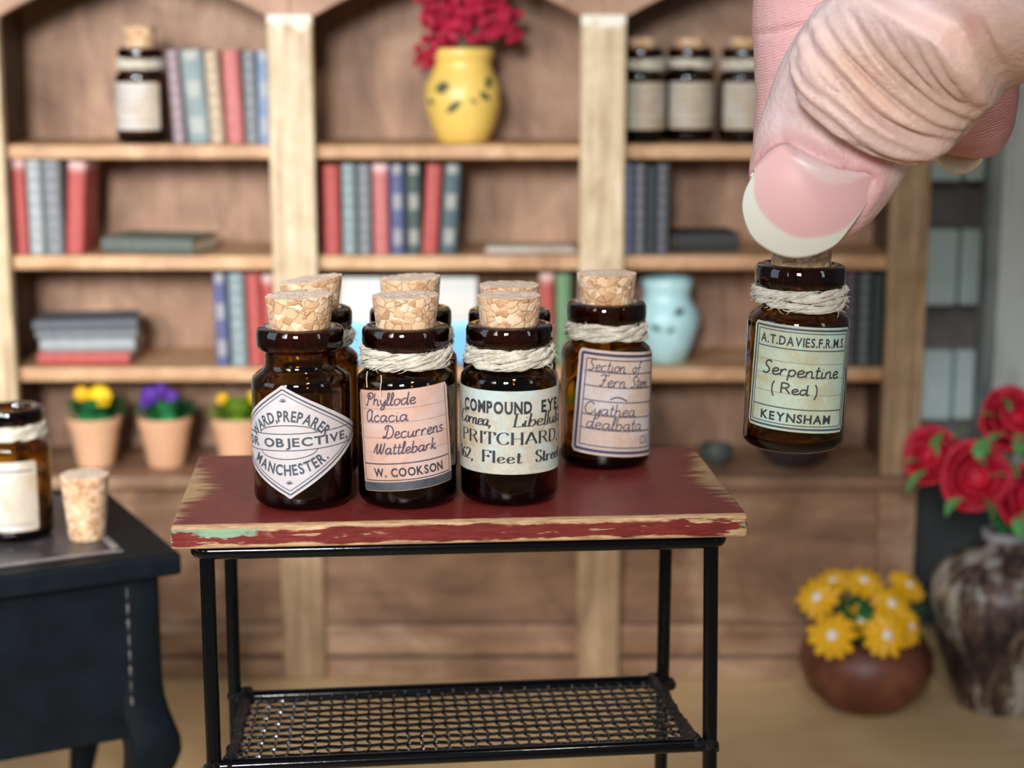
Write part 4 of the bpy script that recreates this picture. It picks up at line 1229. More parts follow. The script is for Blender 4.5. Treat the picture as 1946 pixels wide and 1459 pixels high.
pf = [(0, 0), (0.052, 0), (0.056, 0.003), (0.070, 0.035), (0.081, 0.075), (0.0835, 0.098), (0.079, 0.125), (0.066, 0.152), (0.0615, 0.166), (0.0625, 0.176), (0.067, 0.183), (0.0685, 0.192), (0.065, 0.2), (0.056, 0.2), (0.053, 0.17), (0.07, 0.10), (0.05, 0.012), (0, 0.012)]
vase_obj('vase', 'yellow vase with dark leaf marks holding red flowers on top shelf', 'vase', (q.x, vY, ZS[0] + 0.0004), [(a * s, b * s) for a, b in pf], M_yvase,
         [(-0.55, 0.118 * s, 0.040, 0.026, 0.25), (-0.22, 0.078 * s, 0.045, 0.017, 0.65), (0.62, 0.100 * s, 0.035, 0.016, -0.5), (0.80, 0.128 * s, 0.035, 0.018, 0.8), (-0.95, 0.088 * s, 0.030, 0.012, -0.3), (0.3, 0.09 * s, 0.022, 0.008, -0.3), (1.4, 0.10 * s, 0.04, 0.02, 0.4)], motif_mat=M_motif)
fb = thing('red_flower_bunch', 'bunch of crimson ruffled flowers standing in the yellow vase', 'flowers', (q.x, vY, ZS[0] + hv * 0.97))
rng = random.Random(12)
heads = [(-0.078, 0.010, 0.026), (-0.060, 0.070, 0.030), (-0.030, 0.040, 0.032), (-0.045, 0.110, 0.030), (0.0, 0.075, 0.034), (0.010, 0.120, 0.034), (0.035, 0.040, 0.030),
         (0.050, 0.085, 0.032), (0.078, 0.050, 0.030), (0.098, 0.070, 0.026), (0.070, 0.118, 0.028), (-0.080, 0.120, 0.022), (0.104, 0.032, 0.020), (-0.088, -0.022, 0.020), (-0.062, -0.008, 0.022)]
m = MB()
for hx, hz, hr in heads: m.tube([(hx * 0.15, 0, -0.05), (hx * 0.5, 0.0, hz * 0.4), (hx, -0.01, hz)], 0.002, 5)
m.build('stems', M_leafd, fb)
for i, (hx, hz, hr) in enumerate(heads):
    m = MB()
    for k in range(20):
        d = Vector((rng.gauss(0, 1), rng.gauss(0, 1), rng.gauss(0, 1))).normalized()
        m.ball(Vector((hx, -0.02 + rng.uniform(-0.02, 0.02), hz)) + d * hr * rng.uniform(0.55, 0.95), hr * rng.uniform(0.26, 0.42), 0, 7, 5, lump=0.5, seed=k + i)
    m.build('flower_head', M_statice, fb)
q = P(1266, 620, FY + 0.12)
hv2 = P(1266, 528, FY + 0.12).z - ZS[2]
s = hv2 / 0.2
pf2 = [(0, 0), (0.045, 0), (0.05, 0.004), (0.066, 0.045), (0.078, 0.085), (0.080, 0.104), (0.074, 0.125), (0.060, 0.146), (0.0555, 0.158), (0.057, 0.17), (0.0615, 0.182), (0.063, 0.192), (0.0595, 0.2), (0.05, 0.2), (0.048, 0.165), (0.067, 0.10), (0.045, 0.012), (0, 0.012)]
vase_obj('vase', 'pale blue vase on the lower shelf right of the rose label bottle', 'vase', (q.x, FY + 0.12, ZS[2] + 0.0004), [(a * s, b * s) for a, b in pf2], M_cyan,
         [(0.35, 0.128 * s, 0.030, 0.014, 0.3), (-0.4, 0.09 * s, 0.030, 0.012, -0.4), (0.05, 0.085 * s, 0.022, 0.01, 0.5)], motif_mat=M_slate)

# ------------------------------------------------------------------ copper pot of yellow daisies on the floor
q = Pz(1645, 1366, 0.0)
dp = thing('potted_daisies', 'round brown copper-glazed pot of yellow daisies with pearl centres on the floor', 'potted plant', (q.x * 1.02, q.y + 0.088, 0.0005))
m = MB(); m.lathe([(0, 0), (0.075, 0), (0.085, 0.004), (0.122, 0.040), (0.139, 0.085), (0.137, 0.118), (0.120, 0.148), (0.104, 0.160), (0.097, 0.160), (0.11, 0.14), (0.12, 0.09), (0.07, 0.02), (0, 0.02)], 56); m.build('pot', M_copper, dp)
rng = random.Random(4); m = MB()
for i in range(46):
    a = rng.uniform(0, 2 * pi); e = rng.uniform(0.2, 1.3); L_ = rng.uniform(0.06, 0.12)
    b0 = Vector((0.05 * cos(a), 0.05 * sin(a), 0.15)); leaf_blade(m, b0, b0 + Vector((cos(a) * cos(e), sin(a) * cos(e), sin(e))) * L_, 0.035)
m.build('leaves', M_leafd, dp)
dY = q.y + 0.088
def daisy(parent, c, nrm, R, rng, ctr_mat=M_bead):
    nrm = Vector(nrm).normalized(); rot = nrm.to_track_quat('Z', 'Y').to_matrix()
    m = MB(); c = Vector(c)
    for ring, (cnt, rr, zz, mat) in enumerate(((11, 1.0, 0.0, 0), (9, 0.78, 0.008, 0))):
        for i in range(cnt):
            a = 2 * pi * i / cnt + ring * 0.3 + rng.uniform(-.08, .08)
            w = R * 0.20; L_ = R * rr * rng.uniform(0.9, 1.05)
            d = Vector((cos(a), sin(a), 0)); t = Vector((-sin(a), cos(a), 0))
            pr_ = [(0.08, 0.3), (0.45, 0.9), (0.72, 1.0), (0.86, 0.85), (1.0, 0.35)]
            vs = []
            for s_, ww in pr_:
                z_ = zz + 0.18 * R * s_ * (1 - s_) + R * 0.05
                for k, dz in ((-1, 0), (0, 0.004), (1, 0)):
                    vs.append(c + rot @ (d * L_ * s_ + t * (k * w * ww) + Vector((0, 0, z_ + dz))))
            b = len(pr_)
            fs = [(i2 * 3 + k, i2 * 3 + k + 1, i2 * 3 + k + 4, i2 * 3 + k + 3) for i2 in range(b - 1) for k in (0, 1)]
            lo = [p - rot @ Vector((0, 0, 0.003)) for p in vs]
            n = len(vs)
            m.add(vs + lo, fs + [tuple(reversed([x + n for x in f])) for f in fs] + [(0, 3, 3 + n, n), (3, 6, 6 + n, 3 + n), (6, 9, 9 + n, 6 + n), (9, 12, 12 + n, 9 + n), (2, 2 + n, 5 + n, 5), (5, 5 + n, 8 + n, 8), (8, 8 + n, 11 + n, 11), (11, 11 + n, 14 + n, 14), (12, 13, 13 + n, 12 + n), (13, 14, 14 + n, 13 + n)], 0)
    f = m.build('flower', M_yel2, parent)
    m = MB(); m.ball(c + nrm * R * 0.16, R * 0.27, 0, 14, 9); ce = m.build('pearl_centre', ctr_mat, f)
for (px, py, dy, R, nx_, nz_) in ((1581, 1208, -0.105, 0.062, -0.15, 0.35), (1682, 1208, -0.11, 0.062, 0.15, 0.35), (1556, 1138, -0.075, 0.058, -0.5, 0.6), (1690, 1152, -0.055, 0.058, 0.25, 0.7),
                                  (1641, 1110, 0.0, 0.056, 0.0, 1.0), (1722, 1118, 0.0, 0.054, 0.5, 0.9), (1724, 1192, -0.075, 0.050, 0.7, 0.45), (1636, 1182, -0.04, 0.05, -0.1, 0.6), (1585, 1108, 0.03, 0.05, -0.35, 0.9)):
    w = P(px, py, dY + dy) - dp.location
    daisy(dp, w, (nx_, -1.0 + nz_ * 0.5, nz_), R * 0.80, rng)

# ------------------------------------------------------------------ dark vase of red roses on the floor
RY = 3.56
q = P(1902, 1200, RY)
zn = P(1890, 1016, RY).z
pfv = [(0, 0), (0.082, 0), (0.090, 0.006), (0.112, 0.10), (0.138, 0.20), (0.151, 0.285), (0.147, 0.335), (0.122, 0.382), (0.080, 0.412), (0.050, 0.424), (0.040, 0.436), (0.043, 0.455), (0.047, 0.462), (0.041, 0.464), (0.034, 0.44), (0.10, 0.37), (0.13, 0.28), (0.07, 0.02), (0, 0.02)]
s = zn / 0.455
vz = thing('floor_vase', 'large dark mottled vase of red roses at the right edge', 'vase', (q.x, RY, 0.0005))
m = MB(); m.lathe([(a, b * s) for a, b in pfv[:8]] + [(a, b * s) for a, b in pfv[8:]], 64); m.build('vase_body', M_raku, vz)
m = MB(); m.lathe([(0.040, 0.440 * s), (0.048, 0.446 * s), (0.051, 0.464 * s), (0.042, 0.468 * s)], 40, close=True)
M_lip = plain('pale_metal_glaze', (0.42, 0.41, 0.46), 0.35, 0.3, 12); m.build('lip', M_lip, vz, label='pale grey lip of the dark vase')
def rose(px, py, dy, R, label, seed, face, leaves):
    rng = random.Random(seed); R *= 0.98
    c = P(px, py, RY + dy)
    r = thing('rose', label, 'flower', c, 0, 'red roses in the dark vase')
    f = Vector(face).normalized(); rot = f.to_track_quat('Z', 'Y').to_matrix()
    m = MB()
    for lay, (cnt, rr, hh, op) in enumerate(((5, 1.0, 0.50, 0.62), (5, 0.80, 0.72, 0.36), (4, 0.58, 0.86, 0.16), (3, 0.34, 0.92, 0.02))):
        for i in range(cnt):
            a0 = 2 * pi * i / cnt + lay * 0.7 + rng.uniform(-.15, .15); span = 2 * pi / cnt * 0.72
            vs = []; n = 7; kk = 6
            for j in range(kk + 1):
                t = j / kk
                for i2 in range(n + 1):
                    s_ = i2 / n * 2 - 1
                    e = 1 - 0.35 * abs(s_) ** 3 * t
                    rad_ = R * rr * (0.25 + 0.75 * sin(pi / 2 * min(1, t * 1.25))) + R * op * 0.45 * max(0, t - 0.7) / 0.3 * 0.6
                    z_ = R * (-0.55 + (hh + 0.55) * t * e) - (R * op * 0.5 * max(0, t - 0.72) / 0.28)
                    a = a0 + s_ * span
                    wv = 1 + 0.05 * sin(3 * a + seed + lay)
                    vs.append(rot @ Vector((rad_ * cos(a) * wv, rad_ * sin(a) * wv, z_)))
            fs = [(j * (n + 1) + k, j * (n + 1) + k + 1, (j + 1) * (n + 1) + k + 1, (j + 1) * (n + 1) + k) for j in range(kk) for k in range(n)]
            m.add(vs, fs)
    m.ball((0, 0, 0), R * 0.55, 0, 12, 8)
    o = m.build('blossom', M_rose, r)
    sd = o.modifiers.new('thick', 'SOLIDIFY'); sd.thickness = 0.004
    m = MB(); neck = Vector((q.x, RY, zn)) - c
    m.tube([rot @ Vector((0, 0, -R * 0.5)), (neck * 0.45) + Vector((0, 0, 0.02)), neck * 0.92, neck + Vector((neck.x * -0.05, 0, -0.08))], 0.005, 7)
    m.build('stem', M_leafd, r)
    for (lx, ly, L_, w_) in leaves:
        lx = px + (lx - px) * 1.10; ly = py + (ly - py) * 1.10; L_ *= 1.15; w_ *= 1.25
        m = MB(); tip = P(lx, ly, RY + dy - 0.045) - c
        d = Vector((tip.x, tip.y * 0.3, tip.z)).normalized()
        leaf_blade(m, tip - d * L_, tip, w_, cup=0.2); m.build('leaf', M_leafb, r)
rose(1772, 865, -0.02, 0.055, 'leftmost red rose, nearest the bookcase post', 1, (-0.55, -0.8, 0.35), [(1722, 880, 0.03, 0.026), (1728, 932, 0.055, 0.026), (1800, 935, 0.05, 0.026), (1790, 822, 0.05, 0.028), (1838, 815, 0.05, 0.026)])
rose(1853, 905, -0.09, 0.064, 'largest open red rose, low in the middle of the bouquet', 2, (-0.1, -1, 0.2), [(1802, 975, 0.045, 0.034), (1880, 990, 0.05, 0.036), (1868, 838, 0.045, 0.03), (1890, 852, 0.045, 0.032), (1912, 905, 0.04, 0.028)])
rose(1922, 800, -0.03, 0.062, 'topmost red rose at the right edge of the picture', 3, (0.1, -0.9, 0.5), [(1866, 790, 0.05, 0.028), (1903, 757, 0.035, 0.022), (1935, 862, 0.045, 0.036), (1880, 842, 0.04, 0.03)])
rose(1948, 945, -0.08, 0.060, 'lowest red rose, cut by the right edge of the picture', 4, (0.3, -1, 0.2), [(1938, 1018, 0.05, 0.036), (1915, 880, 0.04, 0.026), (1975, 890, 0.04, 0.03)])
rose(1985, 860, 0.02, 0.058, 'red rose at the back of the bouquet beyond the edge', 5, (0.6, -0.6, 0.5), [(2000, 800, 0.04, 0.03)])
# ------------------------------------------------------------------ hand
hd = thing('hand', 'hand of a person reaching in from the upper right, thumb and finger pinching a cork', 'hand', tuple(P(1600, 250, 1.80)))
HO = hd.location.copy()
def sweep(m, st, n=28, sub=5, e=1.0, view=None):
    """st: (px, py, Y, half width in px, half depth); smooth tube with rounded ends"""
    C = []; 
    for px, py, Y, w, b in st:
        t = Y / ray(px, py).y
        p = P(px, py, Y)
        C.append((p.x, p.y, p.z, w * t / FPX, b))
    D = []
    for i in range(len(C) - 1):
        p0 = C[max(0, i - 1)]; p1 = C[i]; p2 = C[i + 1]; p3 = C[min(len(C) - 1, i + 2)]
        for k in range(sub):
            t = k / sub
            D.append([0.5 * (2 * p1[d] + (p2[d] - p0[d]) * t + (2 * p0[d] - 5 * p1[d] + 4 * p2[d] - p3[d]) * t * t + (3 * p1[d] - p0[d] - 3 * p2[d] + p3[d]) * t ** 3) for d in range(5)])
    D.append(list(C[-1]))
    vs = []; N = len(D)
    for i in range(N):
        a = Vector(D[max(0, i - 1)][:3]); b = Vector(D[min(N - 1, i + 1)][:3])
        T = (b - a).normalized(); c = Vector(D[i][:3])
        vd = (c - CAM).normalized()
        lat = T.cross(vd).normalized(); dep = lat.cross(T).normalized()
        for k in range(n):
            an = 2 * pi * k / n
            vs.append(c + lat * (D[i][3] * cos(an)) + dep * (D[i][4] * sin(an)) - HO)
    fs = [(i * n + k, i * n + (k + 1) % n, (i + 1) * n + (k + 1) % n, (i + 1) * n + k) for i in range(N - 1) for k in range(n)]
    fs.append(tuple(range(n))); fs.append(tuple((N - 1) * n + k for k in range(n)))
    m.add(vs, fs)
m = MB()
THUMB = [(1500, 462, 1.828, 22, 0.012), (1502, 450, 1.828, 58, 0.024), (1516, 418, 1.828, 94, 0.035), (1536, 375, 1.827, 124, 0.045), (1562, 320, 1.826, 142, 0.055), (1594, 255, 1.823, 152, 0.064),
         (1634, 185, 1.813, 166, 0.078), (1700, 112, 1.795, 176, 0.086), (1800, 48, 1.765, 168, 0.087), (1930, -8, 1.725, 162, 0.088), (2080, -70, 1.68, 178, 0.100), (2220, -135, 1.68, 205, 0.115), (2330, -200, 1.73, 225, 0.13), (2430, -255, 1.80, 205, 0.13), (2510, -285, 1.84, 130, 0.09), (2540, -290, 1.85, 60, 0.05)]
sweep(m, THUMB)
INDEX = [(1512, 408, 1.972, 30, 0.015), (1513, 392, 1.972, 64, 0.030), (1520, 350, 1.974, 90, 0.043), (1534, 270, 1.982, 105, 0.055), (1546, 180, 1.992, 112, 0.063), (1550, 90, 2.00, 118, 0.066),
         (1556, 0, 2.01, 124, 0.070), (1580, -110, 2.015, 132, 0.078), (1660, -230, 2.0, 138, 0.082), (1800, -310, 1.98, 140, 0.085), (1960, -370, 1.95, 150, 0.09), (2150, -400, 1.90, 165, 0.10), (2350, -390, 1.86, 190, 0.11)]
sweep(m, INDEX)
MIDDLE = [(1826, 297, 2.075, 30, 0.016), (1829, 284, 2.075, 62, 0.032), (1836, 250, 2.077, 84, 0.046), (1841, 200, 2.08, 92, 0.056), (1844, 120, 2.085, 96, 0.060), (1852, 30, 2.09, 100, 0.064),
          (1880, -70, 2.09, 108, 0.070), (1950, -170, 2.07, 116, 0.076), (2060, -240, 2.03, 122, 0.08), (2200, -290, 1.98, 130, 0.085), (2360, -310, 1.93, 150, 0.10)]
sweep(m, MIDDLE)
RING = [(2030, 150, 2.13, 34, 0.018), (2032, 130, 2.13, 66, 0.036), (2034, 80, 2.13, 88, 0.052), (2044, 0, 2.13, 96, 0.060), (2080, -90, 2.11, 104, 0.066), (2160, -160, 2.07, 112, 0.07), (2270, -210, 2.02, 120, 0.08), (2380, -240, 1.97, 130, 0.09)]
sweep(m, RING)
LITTLE = [(2190, 120, 2.14, 28, 0.016), (2192, 100, 2.14, 56, 0.030), (2196, 50, 2.14, 74, 0.044), (2214, -20, 2.12, 82, 0.052), (2260, -90, 2.08, 90, 0.058), (2330, -140, 2.03, 98, 0.064), (2410, -180, 1.98, 110, 0.08)]
sweep(m, LITTLE)
PALM = [(2240, -250, 1.80, 120, 0.10), (2300, -270, 1.82, 190, 0.15), (2450, -290, 1.82, 235, 0.17), (2620, -300, 1.78, 225, 0.165), (2790, -290, 1.70, 170, 0.135), (2960, -290, 1.64, 165, 0.115), (3200, -310, 1.58, 175, 0.112), (3600, -370, 1.52, 190, 0.115), (4300, -480, 1.48, 215, 0.125), (5400, -660, 1.45, 235, 0.135)]
sweep(m, PALM)
hb = m.build('hand_skin', [M_bead], hd)
rm = hb.modifiers.new('join', 'REMESH'); rm.mode = 'VOXEL'; rm.voxel_size = 0.0036
sm = hb.modifiers.new('soften', 'SMOOTH'); sm.factor = 0.5; sm.iterations = 6
dg = bpy.context.evaluated_depsgraph_get(); dg.update()
me = bpy.data.meshes.new_from_object(hb.evaluated_get(dg))
hb.modifiers.clear()

nv = len(me.vertices)
co = np.empty(nv * 3); me.vertices.foreach_get('co', co); co = co.reshape(-1, 3)
no = np.empty(nv * 3); me.vertices.foreach_get('normal', no); no = no.reshape(-1, 3)
wp = co + np.array(HO)
rel = wp - np.array(CAM)
F_, U_, R3 = np.array(FWD), np.array(UP), np.array(RIGHT)
zc = rel @ F_
px = 973 + FPX * (rel @ R3) / zc; py = 729.5 - FPX * (rel @ U_) / zc
front = np.clip(-no[:, 1] * 1.6, 0, 1)
near = (wp[:, 1] < 1.90).astype(float)              # thumb side only
def pdist(poly, closed=False):
    poly = np.array(poly, float)
    if closed: poly = np.vstack([poly, poly[:1]])
    best = np.full(nv, 1e9); tt = np.zeros(nv); L = 0
    seg = np.linalg.norm(np.diff(poly, axis=0), axis=1); tot = seg.sum()
    for a, b, l in zip(poly[:-1], poly[1:], seg):
        d = b - a; t = np.clip(((px - a[0]) * d[0] + (py - a[1]) * d[1]) / (l * l + 1e-9), 0, 1)
        dd = np.hypot(px - a[0] - t * d[0], py - a[1] - t * d[1])
        k = dd < best; best[k] = dd[k]; tt[k] = ((L + t * l) / tot)[k]; L += l
    return best, tt
def inside(poly):
    poly = np.array(poly, float); r = np.zeros(nv, bool); n = len(poly)
    for i in range(n):
        a, b = poly[i], poly[(i + 1) % n]
        c = ((a[1] > py) != (b[1] > py)) & (px < (b[0] - a[0]) * (py - a[1]) / (b[1] - a[1] + 1e-12) + a[0])
        r ^= c
    return r
def crv(pts, sub=5): return catmull([tuple(p) for p in pts], sub)
disp = np.zeros(nv)
def crease(pts, w, dep, ridge=0.5, taper=True):
    d, t = pdist(crv(pts))
    env = np.sin(np.pi * np.clip(t, 0.02, 0.98)) ** 0.5 if taper else 1.0
    g = -dep * np.exp(-(d / w) ** 2) + dep * ridge * np.exp(-((d - 2.2 * w) / (1.1 * w)) ** 2)
    return g * env * front * near
# the heavy fold under the knuckle and the wrinkles over it
G0 = [(1520, 150), (1526, 190), (1560, 225), (1612, 262), (1671, 288), (1730, 296), (1800, 268)]
disp += crease(G0, 14, 0.0150, 0.25)
disp += crease([(1508, 195), (1540, 240), (1600, 280), (1665, 304), (1740, 312)], 26, 0.0110, 0.0)
for pts, w, dp_ in (
    ([(1522, 145), (1554, 182), (1592, 212), (1650, 252), (1704, 272), (1772, 268)], 6.5, 0.0050),
    ([(1551, 62), (1572, 102), (1620, 156), (1672, 204), (1726, 226), (1810, 234)], 7, 0.0065),
    ([(1583, 44), (1612, 95), (1650, 138), (1700, 182), (1758, 212), (1822, 220)], 5.5, 0.0050),
    ([(1560, 100), (1590, 150), (1640, 190), (1695, 226)], 4.5, 0.0032),
    ([(1634, 36), (1664, 88), (1707, 138), (1765, 182), (1834, 205)], 6, 0.0050),
    ([(1690, 50), (1715, 95), (1750, 140), (1800, 176)], 4.5, 0.0034),
    ([(1743, 70), (1765, 120), (1794, 156), (1840, 184)], 5, 0.0042),
    ([(1776, 72), (1798, 120), (1827, 160), (1850, 180)], 4.5, 0.0034),
    ([(1808, 65), (1834, 120), (1862, 158)], 4.5, 0.0030),
    ([(1538, 120), (1552, 150), (1580, 178)], 5, 0.0030),
    ([(1600, 240), (1660, 262), (1720, 276)], 4, 0.0026),
    ([(1555, 20), (1590, 70), (1625, 115), (1670, 165)], 4, 0.0024),
    ([(1860, 40), (1880, 85), (1900, 130)], 7, 0.0030)):
    disp += crease(pts, w, dp_ * 1.25)
# knuckle pad swells over the nail end
dk, _ = pdist([(1600, 150), (1660, 200), (1740, 240)])
disp += 0.010 * np.exp(-(dk / 62) ** 2) * front * near
PAD = [(1512, 100), (1520, 165), (1536, 208), (1580, 246), (1634, 277), (1690, 296), (1750, 292), (1830, 240), (1900, 180), (1800, 60), (1650, -10), (1560, 10)]
dpad, _ = pdist(PAD, True); ipad = inside(PAD); spd = np.where(ipad, dpad, -dpad)
disp += (np.clip(0.5 + spd / 26, 0, 1) * 0.021 * np.exp(-(np.clip(spd, 0, None) / 95) ** 2) - 0.006 * np.exp(-((spd + 26) / 26) ** 2)) * front * near
# nail bed: skin sinks under the nail and stands up round it
CUT = [(1437, 338), (1444, 322), (1455, 308), (1470, 293), (1486, 283), (1500, 281), (1515, 288), (1533, 298), (1552, 308), (1574, 317), (1598, 324), (1625, 328), (1650, 330), (1664, 338)]
FREE = [(1437, 340), (1424, 362), (1418, 388), (1420, 412), (1430, 440), (1446, 459), (1474, 476), (1505, 484), (1535, 482), (1562, 473), (1588, 457), (1612, 426), (1634, 394), (1664, 340)]
nailp = CUT + FREE[::-1]
dn, _ = pdist(nailp, True); ins = inside(nailp)
dcut, _ = pdist(CUT)
sd_ = np.where(ins, -dn, dn)
bed = np.clip(-sd_ / 14, 0, 1) * -0.010
fold = np.where(px < 1600, 0.0062, 0.0036) * np.exp(-((sd_ - 12) / 14) ** 2) * (sd_ > -6)
fold *= np.clip((430 - py) / 40, 0, 1)
disp += (bed + fold) * front * near
# crease across the index finger behind
d_, t_ = pdist(crv([(1415, 66), (1460, 62), (1520, 50), (1600, 48)])); disp += -0.006 * np.exp(-(d_ / 6) ** 2) * front * (1 - near)
d_, t_ = pdist(crv([(1425, 160), (1470, 150), (1520, 140)])); disp += -0.002 * np.exp(-(d_ / 5) ** 2) * front * (1 - near)
# soft irregularity
rgn = np.array([mnoise.noise(Vector(p) * 9) for p in wp]) * 0.0022 + np.array([mnoise.noise(Vector(p) * 34) for p in wp]) * 0.0007
disp += rgn
co2 = co + no * disp[:, None]
me.vertices.foreach_set('co', co2.reshape(-1)); me.update()
# skin pigment: pink round the nail and finger pads, light and shade painted over knuckle and middle finger, red spot
def blob(cx, cy, r, sharp=2): return np.exp(-(np.hypot(px - cx, py - cy) / r) ** sharp)
base = np.array([0.76, 0.53, 0.47]); pink = np.array([0.82, 0.46, 0.46]); tan = np.array([0.66, 0.43, 0.31]); red_ = np.array([0.60, 0.17, 0.15]); pale = np.array([0.84, 0.66, 0.66])
base, pink, tan, red_, pale = [np.array(k) * 0.94 for k in (base, pink, tan, red_, pale)]
c = np.tile(base, (nv, 1))
def mixc(col, k):
    global c
    k = np.clip(k, 0, 1)[:, None]; c = c * (1 - k) + col * k
mixc(pale, 0.8 * np.exp(-(pdist([(1440, 220), (1500, 110), (1600, 30), (1720, 20)])[0] / 60) ** 2) * near)  # pale band paints in the light from the upper left
mixc(tan, 0.8 * np.exp(-(pdist([(1660, 130), (1760, 190), (1900, 120)])[0] / 80) ** 2) * near)  # tan paints in the dimmer right side of the knuckle
mixc(pink, 0.9 * np.exp(-(np.abs(sd_ - 8) / 26) ** 2) * near * (py > 240))
mixc(red_, 0.55 * np.exp(-(pdist([(1436, 338), (1452, 306), (1474, 284), (1500, 274)])[0] / 9) ** 2) * near)
mixc(red_, 0.35 * np.exp(-(pdist([(1590, 322), (1650, 330), (1668, 342)])[0] / 9) ** 2) * near)
mixc(red_, 0.35 * blob(1842, 48, 22) * near)
mixc(pink, 0.95 * (1 - near))
mixc(red_, 0.45 * (1 - near) * blob(1850, 200, 130))  # shade on the middle finger put into its colour
ca = me.color_attributes.new('tint', 'FLOAT_COLOR', 'POINT')
ca.data.foreach_set('color', np.hstack([c, np.ones((nv, 1))]).reshape(-1))
ra = me.attributes.new('pad_ridges', 'FLOAT', 'POINT'); ra.data.foreach_set('value', (1 - near).astype(np.float32))
b = NB('skin')
mott = b.noise(b.coord(), 28, 4, 0.6)
colr = b.mix(mott.step(0.35, 0.75) * 0.22, b.attr('tint'), (0.72, 0.40, 0.34))
b.set(color=colr, rough=0.42, sss=0.22, sss_scale=0.03, spec=0.45)
b.put(b.b.inputs['Subsurface Radius'], (1.0, 0.35, 0.2)) if False else None
b.b.inputs['Subsurface Radius'].default_value = (1.0, 0.35, 0.22)
fr = b.wave(b.coord((1, 1, 1), rot=(0, 0.35, 0)), 105, 4.0, 1, 'Z') * V(b, b.attr('pad_ridges').k.node.outputs['Fac'])
b.bump(b.noise(b.coord(), 120, 5, 0.65) + b.voronoi(b.coord((1, 1, 1)), 170) * 0.35 + fr * 0.7, 0.36, 0.004)
M_skin = b.mat
me.materials.clear(); me.materials.append(M_skin)
me.polygons.foreach_set('use_smooth', [True] * len(me.polygons))
me.polygons.foreach_set('material_index', [0] * len(me.polygons))
old = hb.data; hb.data = me; bpy.data.meshes.remove(old)

# nails
def thumb_front(qx, qy):
    """world depth (y) of the unswollen thumb front under a pixel, from its stations"""
    best = None
    for (a, b_) in zip(THUMB[:-1], THUMB[1:]):
        d = (b_[0] - a[0], b_[1] - a[1]); l2 = d[0] ** 2 + d[1] ** 2
        t = max(0, min(1, ((qx - a[0]) * d[0] + (qy - a[1]) * d[1]) / l2))
        cx, cy = a[0] + d[0] * t, a[1] + d[1] * t
        dist = sqrt((qx - cx) ** 2 + (qy - cy) ** 2)
        if best is None or dist < best[0]: best = (dist, [a[k] + (b_[k] - a[k]) * t for k in range(5)])
    return best
def resample(pts, n):
    p = catmull(pts, 6); s = [0]
    for a, b_ in zip(p[:-1], p[1:]): s.append(s[-1] + sqrt((a[0] - b_[0]) ** 2 + (a[1] - b_[1]) ** 2))
    out = []
    for i in range(n):
        t = s[-1] * i / (n - 1); k = 0
        while k < len(s) - 2 and s[k + 1] < t: k += 1
        f = (t - s[k]) / (s[k + 1] - s[k] + 1e-9)
        out.append((p[k][0] + (p[k + 1][0] - p[k][0]) * f, p[k][1] + (p[k + 1][1] - p[k][1]) * f))
    return out
def axis_q(qx, qy):
    # nail axis from lunula to free edge
    a = (1572, 300); d = Vector((-72, 168)).normalized(); n_ = Vector((d.y, -d.x))
    v = Vector((qx - a[0], qy - a[1])); return v.dot(d), v.dot(n_)
NU, NVV = 64, 36
A = resample(CUT, NU); B = resample(FREE, NU)
vs = []; colv = []
SM = np.array(crv([(1440, 336), (1439, 366), (1448, 394), (1471, 421), (1500, 440), (1528, 447), (1569, 442), (1605, 426), (1640, 385)]))
LU = np.array(crv([(1507, 284), (1524, 314), (1551, 338), (1578, 347), (1612, 345), (1636, 334)]))
def pd1(q, poly):
    best = 1e9
    for a, b_ in zip(poly[:-1], poly[1:]):
        d = b_ - a; t = max(0, min(1, np.dot(q - a, d) / (np.dot(d, d) + 1e-9))); best = min(best, np.linalg.norm(q - a - t * d))
    return best
NY0 = 1.769
for j in range(NVV + 1):
    v = j / NVV
    for i in range(NU):
        a, b_ = A[i], B[i]
        x_ = a[0] + (b_[0] - a[0]) * v; y_ = a[1] + (b_[1] - a[1]) * v
        al, ac = axis_q(x_, y_)
        w = min(1.0, abs(ac) / 122)
        # long axis: slightly arched; across: curved like the fingertip
        Y = NY0 + 0.046 * (1 - sqrt(max(0.0, 1 - 0.86 * w * w))) + 0.030 * (max(0, al - 60) / 160) ** 2 + 0.004 * (al / 170)
        edge = min(v * 1.0, 1.0)
        Y += 0.0065 * max(0, 1 - v / 0.07) ** 2           # root dives under the cuticle
        vs.append(P(x_, y_, Y) - HO)
        q_ = np.array([x_, y_])
        # which side of the smile line: compare distances along v
        ds = pd1(q_, SM)
        # beyond the smile line when nearer the free edge
        fe = pd1(q_, np.array(FREE, float)) ; cu = pd1(q_, np.array(CUT, float))
        colv.append((x_, y_, ds, fe, cu, pd1(q_, LU)))
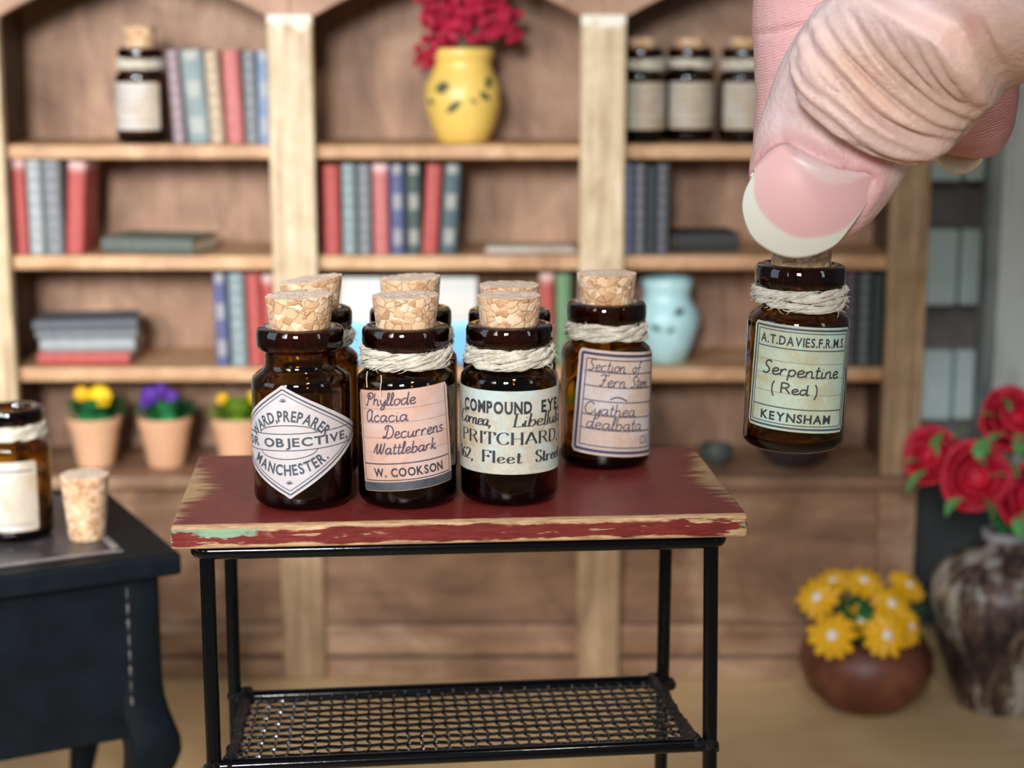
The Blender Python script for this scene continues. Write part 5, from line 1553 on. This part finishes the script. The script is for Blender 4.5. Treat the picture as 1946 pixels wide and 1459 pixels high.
# decide zones with polygons
def in_poly(poly, x_, y_):
    r = False; n = len(poly)
    for i in range(n):
        a, b_ = poly[i], poly[(i + 1) % n]
        if ((a[1] > y_) != (b_[1] > y_)) and (x_ < (b_[0] - a[0]) * (y_ - a[1]) / (b_[1] - a[1] + 1e-12) + a[0]): r = not r
    return r
bedp = [tuple(p) for p in SM] + [(1664, 340)] + CUT[::-1]
lunp = [tuple(p) for p in LU] + [(1650, 331), (1598, 324), (1552, 308), (1515, 288)]
cp = np.array([0.72, 0.42, 0.41]); cw = np.array([0.70, 0.68, 0.58]); cl = np.array([0.74, 0.56, 0.53]); cols = []
for x_, y_, ds, fe, cu, dl in colv:
    inb = in_poly(bedp, x_, y_); k = 0.5 + 0.5 * max(-1, min(1, (ds if inb else -ds) / 3.0))
    c_ = cw * (1 - k) + cp * k
    if inb:
        il = in_poly(lunp, x_, y_); k2 = 0.5 + 0.5 * max(-1, min(1, (dl if il else -dl) / 4.0)); c_ = c_ * (1 - 0.75 * k2) + cl * 0.75 * k2
    cols.append((*c_, 1))
fs = [(j * NU + i, j * NU + i + 1, (j + 1) * NU + i + 1, (j + 1) * NU + i) for j in range(NVV) for i in range(NU - 1)]
nm = bpy.data.meshes.new('thumbnail'); nm.from_pydata([tuple(p) for p in vs], [], fs)
ca = nm.color_attributes.new('tint', 'FLOAT_COLOR', 'POINT'); ca.data.foreach_set('color', np.array(cols).reshape(-1))
bn = NB('nail'); bn.set(color=bn.attr('tint'), rough=0.36, sss=0.12, sss_scale=0.02, spec=0.4)
nm.materials.append(bn.mat); nm.polygons.foreach_set('use_smooth', [True] * len(nm.polygons))
no_ = bpy.data.objects.new('thumbnail', nm); COL.objects.link(no_); no_.parent = hd; no_['label'] = 'long pink thumbnail with cream free edge'
sd = no_.modifiers.new('thick', 'SOLIDIFY'); sd.thickness = 0.006; sd.offset = -1 
# middle finger nail seen past the pad
m = MB()
ed = resample([(1766, 286), (1778, 305), (1800, 324), (1822, 331), (1848, 324), (1864, 306), (1868, 288)], 24)
top = resample([(1766, 262), (1780, 255), (1800, 250), (1822, 248), (1845, 250), (1860, 256), (1868, 264)], 24)
rows = []
for j in range(9):
    v = j / 8
    for (a, b_) in zip(top, ed):
        x_ = a[0] + (b_[0] - a[0]) * v; y_ = a[1] + (b_[1] - a[1]) * v
        w = (x_ - 1818) / 56
        rows.append(P(x_, y_, 2.108 - 0.030 * min(1, w * w) - 0.018 * v) - HO)
m.add(rows, [(j * 24 + i, j * 24 + i + 1, (j + 1) * 24 + i + 1, (j + 1) * 24 + i) for j in range(8) for i in range(23)])
M_nailc = plain('cream_nail', (0.82, 0.74, 0.58), 0.3, 0.05)
o = m.build('fingernail', M_nailc, hd, label='cream tip of the middle fingernail')
sd = o.modifiers.new('thick', 'SOLIDIFY'); sd.thickness = 0.005; sd.offset = 0
